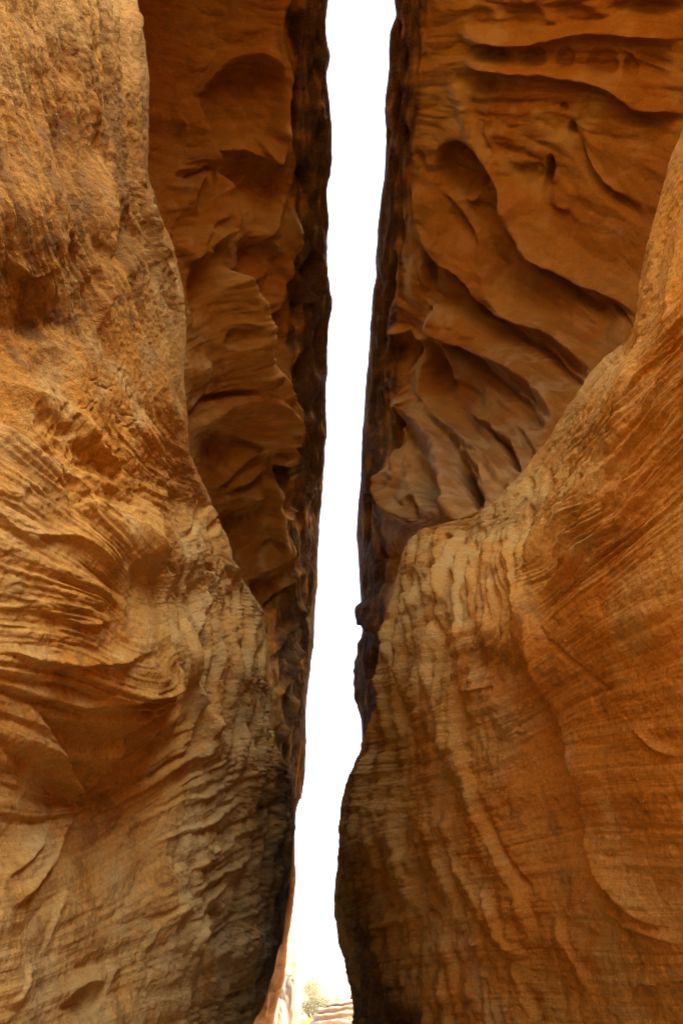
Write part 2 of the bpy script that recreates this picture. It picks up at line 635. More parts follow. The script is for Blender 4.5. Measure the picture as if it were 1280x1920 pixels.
def keep(o):
    """parent without moving"""
    o.matrix_parent_inverse = o.parent.matrix_world.inverted()
    return o

C_LL = [(-80, -120, 4.7), (-80, 0, 4.5), (-80, 400, 4.2), (-80, 800, 4.1), (-80, 1200, 3.9), (-80, 1600, 3.9), (-80, 1960, 3.7),
        (100, 0, 5.3), (240, 0, 6.7), (270, 200, 6.7), (150, 250, 5.6), (100, 420, 5.0), (270, 450, 6.7), (60, 600, 5.0), (180, 600, 5.6), (335, 600, 7.6),
        (345, 800, 7.9), (100, 800, 4.9), (230, 800, 5.9), (100, 1000, 4.7), (280, 1000, 6.3), (300, 1200, 6.5), (100, 1200, 4.7), (200, 1300, 5.5),
        (345, 950, 9), (395, 960, 10.2), (400, 1050, 9.8), (430, 1080, 11), (340, 1130, 8.3), (400, 1200, 9.3), (470, 1250, 11.5), (497, 1200, 13.5),
        (340, 1350, 7.8), (250, 1430, 6.8), (120, 1510, 6.0), (0, 1500, 4.5), (60, 1400, 4.9), (400, 1450, 9), (480, 1420, 11.8), (500, 1350, 13.5), (548, 1470, 16),
        (545, 1600, 16), (500, 1550, 13), (400, 1600, 8.8), (250, 1600, 6.7), (150, 1650, 5.7), (0, 1700, 4.3), (150, 1850, 5.2), (300, 1800, 6.8),
        (400, 1780, 8.6), (470, 1720, 12), (530, 1720, 15.5), (500, 1830, 14), (300, 1960, 6.6), (420, 1950, 10), (465, 1900, 12.5), (0, 1900, 4.0)]
B_LL = [(0, [(230, 0), (260, 300), (300, 550), (335, 740)]), (100, [(130, 0), (170, 250), (200, 480), (255, 680), (305, 850)]),
        (200, [(40, 0), (80, 250), (120, 480), (180, 690), (298, 915)]), (330, [(-60, 250), (0, 470), (60, 700), (150, 860), (295, 1015)]),
        (450, [(-60, 800), (100, 920), (210, 1030), (300, 1110)]), (600, [(-60, 1080), (100, 1120), (200, 1150), (300, 1190)]),
        (700, [(-60, 1215), (150, 1240), (300, 1270)]), (800, [(-60, 1300), (100, 1340), (250, 1330), (330, 1260), (420, 1180)]),
        (900, [(0, 1480), (120, 1500), (250, 1440), (400, 1330), (480, 1230)]), (1000, [(0, 1620), (180, 1560), (320, 1480), (430, 1420), (500, 1390)]),
        (1150, [(0, 1800), (200, 1720), (330, 1640), (440, 1580), (520, 1520)]), (1300, [(0, 1950), (200, 1860), (400, 1780), (530, 1700)])]
F_LL = [
    # big forms of the near buttress
    ('r', [(190, 280), (182, 420), (180, 530), (172, 650)], 20, 10, 70), ('r', [(0, 470), (45, 520), (95, 480), (125, 410)], 16, 70, 14),
    ('e', 40, 400, 90, 110, 10, 16, 0.9), ('e', 75, 600, 55, 50, 0, -16, 0.8), ('e', 145, 600, 28, 90, 5, -14, 0.8),
    ('r', [(30, 200), (70, 280), (110, 400), (150, 470)], 9, 30, 30), ('r', [(130, 60), (170, 200), (230, 330)], 8, 26, 40),
    ('e', 230, 470, 30, 60, 10, -10, 0.9), ('e', 130, 120, 60, 30, 60, -8, 0.9),
    ('e', 300, 430, 12, 22, -30, -9, 0.6), ('e', 318, 480, 9, 20, -25, -9, 0.6), ('e', 288, 385, 8, 16, -25, -8, 0.6),
    ('r', [(278, 340), (285, 420), (300, 480), (335, 560), (343, 700)], 7, 10, 16),
    # honeycombed shelf and the long slanting edge under it
    ('r', [(-20, 790), (60, 845), (130, 900), (200, 960), (262, 1000), (292, 1060)], 15, 14, 90, 0.1),
    ('r', [(-20, 700), (60, 740), (120, 760), (190, 850)], 10, 20, 40), ('e', 90, 690, 50, 40, 30, -10, 0.9), ('e', 20, 650, 40, 60, 10, -9, 0.9),
    ('e', 165, 860, 70, 26, 40, -13, 0.9), ('e', 215, 930, 45, 16, 35, -12, 0.8), ('e', 110, 800, 50, 20, 30, -8, 0.9),
    ('r', [(150, 770), (180, 830), (220, 880), (245, 950)], 9, 8, 20), ('r', [(20, 985), (70, 1005), (140, 1010), (200, 1050), (240, 1100)], 10, 30, 10),
    ('r', [(-20, 940), (40, 1000), (100, 1030)], 7, 25, 8), ('r', [(0, 1130), (80, 1140), (160, 1170), (230, 1160)], 7, 25, 9),
    ('e', 130, 1130, 50, 25, 10, 8, 0.9), ('r', [(-20, 1210), (80, 1235), (200, 1240), (290, 1215)], 12, 30, 12), ('r', [(0, 1290), (120, 1310), (230, 1300), (300, 1250)], 9, 20, 12),
    # right-hand edge of the near buttress, then its undercut
    ('r', [(262, 760), (282, 860), (284, 1000), (302, 1090), (300, 1160), (308, 1290)], 16, 12, 90, 0.12),
    ('r', [(335, 1270), (300, 1305), (235, 1345), (195, 1405), (150, 1455), (112, 1495)], 19, 16, 150, 0.12),
    ('r', [(40, 1310), (85, 1380), (110, 1440), (113, 1500), (95, 1570), (60, 1650), (-10, 1725)], 20, 14, 110, 0.12),
    ('r', [(60, 1560), (30, 1620), (-20, 1660)], 8, 10, 26), ('e', 40, 1480, 50, 70, 20, 8, 0.9),
    # flutes and folds of the second buttress
    ('r', [(385, 1050), (370, 1150), (362, 1240), (385, 1340), (420, 1420)], 9, 12, 22), ('r', [(440, 1080), (425, 1180), (430, 1280), (425, 1400)], 9, 8, 20),
    ('r', [(320, 1090), (335, 1180), (350, 1260), (345, 1350)], -8, 14, 14), ('r', [(470, 1120), (460, 1200), (455, 1300), (470, 1380)], 7, 8, 14),
    ('e', 418, 1075, 5, 16, -10, -10, 0.6), ('e', 387, 1066, 5, 10, -20, -9, 0.6), ('e', 400, 990, 9, 30, 30, -8, 0.8), ('e', 372, 960, 10, 32, 30, -7, 0.8),
    ('r', [(340, 1020), (380, 960), (402, 940)], -7, 10, 10), ('r', [(410, 1000), (425, 1060), (445, 1110)], 6, 6, 12),
    ('e', 485, 1230, 8, 34, 20, -8, 0.8), ('e', 470, 1190, 7, 26, 20, -6, 0.8),
    ('r', [(503, 1300), (490, 1350), (498, 1400), (480, 1470), (470, 1540)], 14, 10, 30),
    ('r', [(485, 1375), (500, 1370), (510, 1380)], -5, 3, 3), ('r', [(488, 1340), (500, 1335), (508, 1342)], -5, 3, 3),
    # slab scar and slanting bands lower down
    ('r', [(118, 1560), (180, 1558), (235, 1575), (280, 1605), (312, 1645), (312, 1690), (290, 1740)], 10, 9, 90, 0.1),
    ('r', [(185, 1545), (230, 1500), (300, 1455), (360, 1425), (415, 1405)], 10, 16, 20), ('r', [(120, 1520), (160, 1480), (215, 1440)], -8, 12, 20),
    ('r', [(215, 1560), (280, 1530), (350, 1500), (410, 1490)], 8, 8, 20), ('r', [(270, 1590), (340, 1560), (400, 1540), (440, 1500)], 9, 8, 20),
    ('r', [(330, 1650), (370, 1620), (420, 1600), (450, 1560)], 12, 8, 26), ('r', [(345, 1680), (390, 1650), (440, 1625), (470, 1590)], 9, 6, 20),
    ('r', [(360, 1730), (390, 1690), (440, 1640)], 9, 8, 24), ('r', [(250, 1800), (300, 1730), (350, 1680)], 9, 10, 30), ('r', [(330, 1820), (360, 1760), (400, 1710)], 9, 8, 30),
    ('e', 330, 1700, 22, 30, 40, 10, 0.9), ('r', [(380, 1690), (410, 1730), (400, 1790)], -8, 14, 14),
    ('r', [(505, 1400), (480, 1500), (470, 1600), (440, 1700), (425, 1800)], -12, 20, 24), ('r', [(525, 1430), (520, 1530), (512, 1620), (500, 1700)], 8, 10, 14),
    # foot of the wall
    ('r', [(118, 1885), (140, 1858), (170, 1845), (200, 1850)], 9, 30, 7), ('e', 160, 1880, 36, 26, -10, -8, 0.8), ('r', [(20, 1890), (50, 1850), (60, 1800)], 7, 8, 24),
    ('r', [(85, 1800), (100, 1720), (130, 1650)], 6, 10, 16), ('r', [(190, 1900), (200, 1850), (205, 1800)], 7, 8, 30), ('r', [(260, 1900), (270, 1840), (300, 1800)], 6, 8, 30),
    # letters scratched into the face
    ]
SCRATCH = [[(171, 715), (179, 711)], [(176, 719), (182, 725), (192, 727), (203, 733), (210, 736)], [(199, 729), (208, 720)], [(208, 722), (210, 734)],
           [(150, 767), (158, 767), (164, 758), (171, 752)], [(168, 772), (176, 762), (181, 755)], [(221, 703), (224, 692)], [(228, 728), (229, 712), (232, 705)],
           [(232, 732), (239, 745), (242, 751)], [(243, 752), (245, 742)], [(222, 774), (226, 760), (224, 752)], [(225, 778), (234, 778), (242, 782)],
           [(220, 790), (226, 795), (229, 790)], [(231, 801), (238, 799), (241, 793)], [(240, 791), (247, 788), (256, 790), (262, 796)], [(246, 788), (248, 781)],
           [(200, 800), (197, 810), (202, 802)], [(198, 816), (203, 806)], [(222, 782), (221, 790)]]
F_LL = [((f[0], f[1], f[2] * 0.55) + f[3:]) if f[0] == 'r' and np.mean([q[1] for q in f[1]]) > 1400 and np.mean([q[0] for q in f[1]]) > 200 else f for f in F_LL]
def masks_ll(X, Y, P, bed):
    n = fbm(P, 0.6, 5, 3, 8)
    far = smooth(430, 530, X + 30 * n) * smooth(1330, 1500, Y)  # stained far end; the stain also carries its painted shade
    low = smooth(1500, 1750, Y + 60 * n) * smooth(200, 420, X)
    grey = np.clip(0.6 * smooth(1000, 1120, Y) * smooth(300, 380, X) + 0.4 * smooth(1500, 1700, Y) + 0.25 + 0.5 * n, 0, 1)
    edge1 = np.interp(Y, [850, 1000, 1100, 1200, 1290, 1420], [340, 292, 306, 306, 312, 360])
    plain = smooth(-4, 22, X - edge1) * smooth(850, 950, Y) * (1 - smooth(1360, 1480, Y + 0.5 * (400 - X)))
    plain = np.maximum(plain, 0.95 * smooth(175, 250, X) * smooth(930, 1010, Y) * (1 - smooth(1190, 1260, Y)))
    plain = np.maximum(plain, 0.5 * np.exp(-((X - 285) / 62) ** 2 - ((Y - 1075) / 115) ** 2))
    scr = np.zeros_like(X)
    add_features(scr, X, Y, [('r', q, 1.0, 3.0, 3.0, 0.05) for q in SCRATCH], 0, 0)
    scr = np.clip(scr, 0, 1)
    return {'scr': scr, 'varnish_shade': np.clip(0.66 * far + 0.3 * low * smooth(400, 500, X), 0, 1), 'grey': 0.7 * grey, 'plain': np.maximum(plain, 0.8 * far), 'brown': (0.85 + 0.35 * noise1(bed / 10, 4) + 0.25 * noise1(bed / 4, 6)) * (1 - smooth(380, 860, Y + 80 * n)) * (1 - scr), 'tan': 0.6 * smooth(880, 1000, Y) * smooth(290, 350, X) * (1 - far) + 0.8 * smooth(1420, 1650, Y) * (1 - far) + 1.0 * scr, 'rough': 0.6 + 0.5 * (1 - smooth(600, 1000, Y)) + 0 * X}  # brown paints shade on the top; tan also lightens the dim second buttress

def relief_ll(X, Y, P, bed, m):
    far = smooth(300, 420, X) * smooth(850, 1000, Y)
    top = 1 - smooth(520, 720, Y)
    v = 9 * fbm(P, 0.55, 11, 4, 8) + 3.2 * fbm(P, 2.2, 15, 4, 4) * (1 - 0.75 * top)
    lam_m = 0.6 + 0.65 * smooth(880, 1050, Y) * (1 - 0.45 * smooth(1550, 1700, Y))
    plain = m['plain']
    v += laminae(bed, P, 21, (3.5, 3.6, 2.8)) * lam_m * (1 - 0.92 * plain) * (1 - 0.7 * smooth(1490, 1580, Y + 0.15 * X) * (1 - 0.6 * smooth(330, 420, X)))
    comb = box_mask(X, Y, 70, 260, 720, 960, 40) + box_mask(X, Y, 20, 130, 560, 660, 30) * 0.8
    comb = comb * (1 - 0.75 * box_mask(X, Y, 145, 262, 690, 812, 14))
    v += -3.4 * m['scr']
    v += 9 * comb * pits(P, 6.5, 25, 0.05, 0.45) + 5 * comb * pits(P, 13, 26, 0.05, 0.45)
    v += top * (0.9 * pits(P, 14.0, 28, 0.2, 0.5)) + 1.0 * pits(P, 13.0, 29, 0.25, 0.5)
    wt = bed + 9 * gnoise(P, 0.8, 67, 3) + 3 * gnoise(P, 3.0, 68, 2)
    v += top * (7 * billow(wt, X, Y, 34, 5, 61) + 4 * billow(wt, X, Y, 14, 6, 62) + 2 * billow(wt, X, Y, 6, 6, 69) + 8 * ledges(wt, X, Y, 50, 5, 63) + 1.2 * gnoise(P, 16, 70))
    v += 1.3 * gnoise(P, 22, 30)
    fl = smooth(300, 360, X) * smooth(930, 1050, Y) * (1 - smooth(1400, 1500, Y))
    v += 8 * fl * flutes(P, 1.6, 4.0, 36) + 4 * fl * flutes(P, 3.6, 3.0, 40) + 4 * smooth(1380, 1480, Y) * smooth(430, 500, X) * flutes(P, 1.5, 5.0, 37)
    wb = bed + 10 * gnoise(P, 1.3, 45, 3)
    pm = smooth(-0.15, 0.45, fbm(P, 0.9, 53, 3, 5))
    pm2 = smooth(-0.1, 0.4, fbm(P, 0.8, 57, 3, 5))
    lowz = smooth(1430, 1600, Y)
    slabz = smooth(1490, 1580, Y + 0.15 * X) * (1 - 0.6 * smooth(330, 420, X))
    q1 = (1 - 0.95 * plain) * (1 - 0.5 * lowz) * (1 - 0.7 * slabz)
    v += q1 * (6 * billow(wb, X, Y, 64, 2.4, 46) + 3.5 * billow(wb, X, Y, 22, 6.0, 47) * lam_m * pm + 6 * ledges(wb, X, Y, 40, 9, 48) * lam_m * pm2)
    v += 1.8 * billow(wb, X, Y, 9, 3, 49) * pm * q1 + 6 * lowz * billow(wb, X, Y, 80, 1.6, 58) + 2.0 * lowz * pm2 * ledges(wb, X, Y, 30, 3, 59) + slabz * (5 * ledges(X * 0.5 + Y * 0.8 + 20 * gnoise(P, 0.9, 64, 3), X, Y, 120, 1.2, 65) + 3 * (2 * np.abs(gnoise(P, np.array([2.2, 2.2, 1.0]), 66, 2)) - 0.4))
    v += plain * (1 - 0.6 * smooth(1400, 1500, Y)) * (7 * (2 * np.abs(gnoise(P, np.array([1.1, 1.1, 0.5]), 51, 2)) - 0.4) + 3.5 * (2 * np.abs(gnoise(P, 2.7, 52)) - 0.4))
    # slumped flakes on the lower wall
    low = smooth(1480, 1620, Y)
    v += low * 5 * np.abs(gnoise(P, 1.9, 38, 2)) + low * 2.5 * np.abs(gnoise(P, 5.0, 39))
    return v

rows_ll = np.arange(-120, 1982, 2.1)
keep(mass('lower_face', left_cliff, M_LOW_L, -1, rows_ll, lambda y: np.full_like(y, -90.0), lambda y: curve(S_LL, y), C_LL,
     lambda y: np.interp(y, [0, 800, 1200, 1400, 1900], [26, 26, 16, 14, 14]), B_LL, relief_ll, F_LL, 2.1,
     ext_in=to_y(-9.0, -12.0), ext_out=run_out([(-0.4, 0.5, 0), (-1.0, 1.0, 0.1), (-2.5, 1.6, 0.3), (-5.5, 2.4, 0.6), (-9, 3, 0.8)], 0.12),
     ext_top=up(10.0, 1.6, -0.6), ext_bot=down(), masks=masks_ll, seed=100, gain=1.5, rgain=1.25))  # unseen upper extension leans inward to shade the wall's top

def rim_relief(X, Y, k):
    f = lambda a, b, sd: perlin(np.stack([X / a, Y / b, 0 * X + k], -1).reshape(-1, 3), sd).reshape(X.shape)
    return -17 * smooth(0.05, 0.6, f(27, 140, 261)) - 8 * smooth(0.1, 0.5, f(11, 80, 262)) + 4 * (1 - 2.2 * np.abs(f(14, 110, 263))) + 0.8 * f(6, 16, 264)

# ---------------- left wall: overhang above
C_UL = [(150, -460, 5.9), (280, -460, 6.2), (450, -460, 6.6), (628, -460, 6.9), (150, 0, 7.2), (280, 0, 7.9), (450, 0, 8.4), (618, 0, 8.8),
        (180, 300, 7.8), (270, 300, 8.5), (450, 300, 9.6), (550, 300, 10.0), (620, 300, 10.4), (240, 600, 8.6), (345, 600, 9.6), (450, 600, 11),
        (550, 600, 12.3), (617, 600, 13.1), (260, 800, 9.8), (350, 800, 11), (500, 800, 13.6), (560, 800, 14.6), (612, 800, 15.6), (320, 950, 12.9), (402, 955, 14.7), (500, 1000, 17),
        (560, 1000, 18), (600, 980, 18.8), (350, 1050, 14.6), (434, 1055, 17), (420, 1200, 18), (500, 1200, 21), (550, 1200, 22.4), (590, 1200, 23.4), (430, 1400, 20), (500, 1400, 23),
        (545, 1400, 24.5), (573, 1400, 25.5), (430, 1500, 20), (560, 1500, 26)]
RISE = lambda y: float(np.interp(y, [-460, 500, 850, 1000, 1200, 1400], [1.8, 1.8, 1.55, 1.4, 1.15, 1.0]))
C_UL = [(a, b, c * RISE(b)) for a, b, c in C_UL]
B_UL = [(0, [(250, -100), (400, -60), (600, -40)]), (300, [(250, 300), (400, 330), (560, 300)]), (600, [(300, 700), (430, 640), (560, 560)]),
        (900, [(330, 1000), (440, 900), (570, 800)]), (1200, [(420, 1250), (500, 1150), (580, 1050)]), (1400, [(450, 1450), (520, 1380), (570, 1280)])]
F_UL = [
    ('e', 448, 195, 82, 106, 12, -17, 0.8), ('e', 470, 150, 52, 60, 8, -9, 0.7), ('r', [(372, 215), (378, 165), (405, 128), (450, 98), (495, 92), (522, 120), (527, 190)], 9, 8, 40),
    ('r', [(372, 180), (376, 235), (392, 275), (401, 300), (392, 335)], 13, 9, 75), ('r', [(480, 250), (495, 288), (512, 286), (530, 220)], 12, 26, 8),
    ('r', [(395, 283), (440, 280), (490, 292), (535, 302)], 13, 36, 8), ('e', 465, 355, 70, 74, -25, -14, 0.9), ('r', [(524, 60), (540, 150), (528, 250), (538, 305), (520, 380), (500, 430), (462, 478), (430, 500)], 13, 12, 24),
    ('e', 350, 360, 70, 60, 20, 9, 0.9), ('r', [(395, 328), (418, 335), (427, 362), (420, 405), (402, 455), (392, 482)], 22, 10, 60), ('r', [(392, 482), (365, 478), (340, 495)], 14, 8, 60),
    ('e', 345, 330, 26, 16, -20, -8, 0.8), ('e', 372, 365, 14, 34, 15, -10, 0.8), ('r', [(345, 340), (365, 325), (395, 312)], -8, 8, 12), ('e', 388, 435, 10, 40, 28, -8, 0.8),
    ('e', 400, 560, 55, 60, 10, -8, 0.9), ('e', 378, 530, 28, 44, 10, -14, 0.9), ('r', [(400, 497), (428, 522), (452, 570), (462, 630), (482, 690), (500, 740), (515, 790), (512, 845)], 30, 11, 85, 0.1),
    ('e', 478, 478, 38, 44, 30, -18, 0.9), ('e', 462, 520, 22, 40, 30, -10, 0.8), ('r', [(460, 570), (500, 562), (515, 540), (532, 470), (545, 400), (552, 370)], 16, 12, 26),
    ('r', [(455, 592), (490, 600), (512, 560)], 8, 8, 12), ('e', 500, 650, 40, 64, -5, -20, 0.9), ('e', 530, 560, 16, 60, 12, -10, 0.8), ('e', 424, 632, 24, 24, -20, -13, 0.6), ('r', [(405, 650), (412, 620), (440, 618)], 6, 8, 14),
    ('r', [(348, 790), (385, 755), (430, 740), (478, 735)], -12, 10, 16), ('r', [(352, 812), (390, 785), (430, 758), (470, 735), (480, 725)], 10, 12, 20), ('r', [(470, 738), (495, 770), (512, 800)], 9, 10, 20),
    ('e', 425, 835, 72, 62, -30, -15, 0.9), ('r', [(390, 915), (440, 880), (480, 850), (510, 830)], 8, 14, 12), ('r', [(395, 925), (440, 905), (490, 880), (505, 850)], 7, 10, 10),
    ('e', 370, 690, 40, 30, 0, 8, 0.9), ('e', 440, 1000, 58, 72, 20, -20, 0.9), ('r', [(400, 935), (450, 930), (500, 925)], 8, 20, 8), ('r', [(506, 880), (500, 940), (506, 985), (518, 1020), (528, 1045)], 16, 30, 8),
    ('e', 545, 790, 24, 80, 4, 12, 0.8), ('r', [(522, 872), (540, 868), (556, 862)], 12, 60, 6), ('r', [(578, 770), (566, 820), (556, 870)], 11, 8, 18), ('e', 528, 900, 16, 44, 8, -12, 0.7), ('r', [(508, 962), (522, 964), (548, 950)], 12, 5, 5),
    ('e', 562, 720, 14, 60, 2, -10, 0.8), ('r', [(545, 640), (535, 700), (538, 760)], 8, 8, 12), ('e', 556, 590, 12, 26, 10, -10, 0.6), ('r', [(566, 570), (580, 545)], 10, 6, 6), ('r', [(600, 480), (594, 540), (600, 570)], 8, 6, 8),
    ('e', 508, 455, 10, 14, 0, 9, 0.9), ('e', 582, 500, 13, 34, 12, -14, 0.6), ('e', 575, 330, 12, 40, 4, -10, 0.7), ('e', 601, 60, 9, 40, 2, -10, 0.7), ('e', 600, 250, 8, 34, 0, -12, 0.7), ('e', 596, 140, 9, 30, 8, -9, 0.7),
    ('e', 548, 200, 12, 70, 4, -12, 0.8), ('e', 548, 60, 14, 60, 4, -10, 0.8), ('e', 500, 1110, 40, 50, 20, -12, 0.8), ('r', [(440, 1090), (500, 1060), (560, 1010)], 9, 20, 10), ('r', [(470, 1150), (520, 1110), (570, 1060)], 8, 18, 8),
    ('r', [(500, 1240), (540, 1180), (575, 1120)], 9, 18, 8), ('r', [(510, 1320), (540, 1270), (565, 1200)], 8, 14, 8), ('r', [(515, 1400), (535, 1350), (560, 1300)], 8, 14, 8), ('r', [(330, 130), (320, 200), (345, 260)], 5, 10, 14),
]

def masks_ul(X, Y, P, bed):
    n = fbm(P, 0.5, 205, 3, 6)
    edge = curve(S_UL, Y[:, 0])[:, None]
    w = np.interp(Y[:, 0], [0, 300, 500, 900, 1200, 1450], [80, 100, 105, 85, 80, 60])[:, None]  # dark rim stain, widened to take in painted shade of the folds
    d = (edge - X + 18 * n) / w
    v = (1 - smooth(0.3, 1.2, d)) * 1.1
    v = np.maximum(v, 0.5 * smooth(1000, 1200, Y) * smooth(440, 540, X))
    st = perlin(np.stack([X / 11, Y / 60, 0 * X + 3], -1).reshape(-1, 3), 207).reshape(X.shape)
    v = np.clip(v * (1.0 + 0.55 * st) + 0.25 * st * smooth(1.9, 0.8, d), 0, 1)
    return {'varnish_shade': v, 'grey': np.clip(0.25 + 0.6 * n, 0, 1) * smooth(250, 500, Y), 'rough': 0.6 + 0.5 * v, 'palek': 0.25, 'rim': 1 - smooth(0.5, 1.1, d)}

def relief_ul(X, Y, P, bed, m):
    rim = m['rim']
    rimv = rim_relief(X, Y, 0) * (1 - 0.6 * smooth(850, 1050, Y))
    v = 7 * fbm(P, 0.35, 211, 4, 8) + 2.2 * fbm(P, 1.8, 215, 3, 3)
    v += 1.5 * laminae(bed, P, 221, (2, 1, 0.5), (40, 16, 7))
    v += rim * (rimv + 1.0 * flutes(P, 0.6, 6, 231, 2) + 3.5 * pits(P, np.array([1.1, 1.1, 0.35]), 232, 0.05, 0.5) + 1.0 * gnoise(P, 2.2, 233) + 0.8 * gnoise(P, 5, 234))
    wb = bed + 14 * gnoise(P, 0.45, 241, 3)
    v += (1 - 0.75 * rim) * (6 * billow(wb, X, Y, 95, 2.0, 242) + 3 * billow(wb, X, Y, 44, 2.2, 243) + 2.0 * billow(wb, X, Y, 18, 2.5, 244))
    v += 0.9 * gnoise(P, 7, 235)
    return v

rows_ul = np.arange(-460, 1500, 2.2)
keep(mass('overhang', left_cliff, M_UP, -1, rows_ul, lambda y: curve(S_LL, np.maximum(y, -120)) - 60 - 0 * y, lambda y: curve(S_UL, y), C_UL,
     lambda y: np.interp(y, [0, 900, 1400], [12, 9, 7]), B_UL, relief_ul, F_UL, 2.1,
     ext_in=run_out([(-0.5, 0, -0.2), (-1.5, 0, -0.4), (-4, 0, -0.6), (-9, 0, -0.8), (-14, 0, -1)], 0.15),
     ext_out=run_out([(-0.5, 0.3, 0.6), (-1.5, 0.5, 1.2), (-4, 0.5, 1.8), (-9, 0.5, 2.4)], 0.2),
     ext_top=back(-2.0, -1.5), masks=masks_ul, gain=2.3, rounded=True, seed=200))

# ---------------- left wall: reddish end of the wall at the exit
S_LE = [(573, 1360), (574, 1405), (572, 1450), (566, 1490), (556, 1515), (552, 1570), (555, 1640), (551, 1700), (543, 1750), (537, 1800), (534, 1835), (521, 1880), (512, 1920), (508, 1980)]
C_LE = [(440, 1360, 27), (573, 1360, 27.5), (440, 1600, 26.5), (552, 1600, 27), (440, 1900, 25), (500, 1800, 26), (540, 1780, 27), (515, 1900, 26.5), (440, 1990, 25), (512, 1980, 26)]
F_LE = [('r', [(528, 1820), (505, 1850), (495, 1920)], 6, 8, 20), ('r', [(534, 1850), (520, 1858), (508, 1860)], -2.5, 3, 3), ('r', [(560, 1400), (558, 1460), (550, 1510)], 5, 8, 8)]
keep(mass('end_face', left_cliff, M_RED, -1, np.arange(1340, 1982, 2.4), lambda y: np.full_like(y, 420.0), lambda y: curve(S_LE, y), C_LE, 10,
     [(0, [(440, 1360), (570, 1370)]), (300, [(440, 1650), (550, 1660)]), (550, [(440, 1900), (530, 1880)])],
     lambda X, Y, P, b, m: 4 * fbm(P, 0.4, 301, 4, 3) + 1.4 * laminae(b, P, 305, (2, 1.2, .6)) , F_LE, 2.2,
     ext_out=run_out([(-1, 0.6, 0), (-3, 1.5, 0), (-8, 2, 0)], 0.2), ext_bot=down(), masks=lambda X, Y, P, b: {'rough': 0.6 + 0 * X, 'varnish_shade': 0.5 * (1 - smooth(1380, 1640, Y)) + 0.12 + 0 * X}, seed=300))  # end face made darker towards its top

# ---------------- right wall: lower face
C_LR = [(1540, -120, 6.0), (1700, -120, 4.6), (1370, 0, 5.6), (1700, 300, 3.6), (1290, 260, 6.2), (1380, 300, 4.9), (1380, 600, 4.3), (1380, 900, 4.0), (1380, 1300, 3.9), (1380, 1600, 4.0), (1380, 1960, 4.1),
        (1235, 450, 6.4), (1280, 600, 4.9), (1205, 560, 6.6), (1190, 700, 5.9), (1270, 900, 4.5), (1270, 1300, 4.3), (1170, 660, 6.9), (1100, 780, 7.1), (1035, 850, 8.3), (1120, 940, 5.7), (1100, 1050, 5.6),
        (1000, 1100, 6.6), (1000, 960, 7.6), (925, 970, 9), (930, 1080, 7.5), (900, 1180, 7.2), (820, 1120, 9.2), (850, 1020, 9.8), (785, 1010, 11.5), (750, 1100, 12), (740, 1300, 11.5), (800, 1300, 9),
        (860, 1420, 7.6), (950, 1250, 6.9), (1050, 1380, 6.5), (1150, 1250, 5.2), (1160, 1450, 5.1), (760, 1550, 9.6), (700, 1550, 11.8), (690, 1440, 13.2), (650, 1520, 15.5), (645, 1700, 15.5), (690, 1700, 13.8),
        (725, 1700, 11.5), (790, 1800, 9.2), (700, 1880, 13), (675, 1900, 14.5), (900, 1650, 7.3), (1000, 1850, 6.5), (1090, 1560, 6.0), (1160, 1750, 5.1), (1270, 1600, 4.3), (1270, 1880, 4.4), (900, 1900, 7.2), (780, 1960, 9.4)]
B_LR = [(0, [(1290, 560), (1180, 700), (1060, 860), (960, 1000), (850, 1100), (740, 1200)]), (110, [(1290, 670), (1180, 800), (1100, 930), (1010, 1050), (900, 1180), (740, 1270)]),
        (220, [(1290, 790), (1180, 910), (1080, 1010), (1000, 1110), (900, 1230), (730, 1320)]), (340, [(1290, 950), (1150, 1060), (1010, 1190), (880, 1290), (720, 1370)]),
        (480, [(1290, 1120), (1150, 1190), (1010, 1290), (870, 1350), (700, 1420)]), (660, [(1290, 1320), (1100, 1360), (950, 1440), (860, 1470), (690, 1510)]),
        (860, [(1290, 1560), (1100, 1560), (900, 1600), (690, 1650)]), (1060, [(1290, 1780), (1000, 1770), (690, 1810)]), (-150, [(1290, 380), (1200, 560), (1120, 700)])]
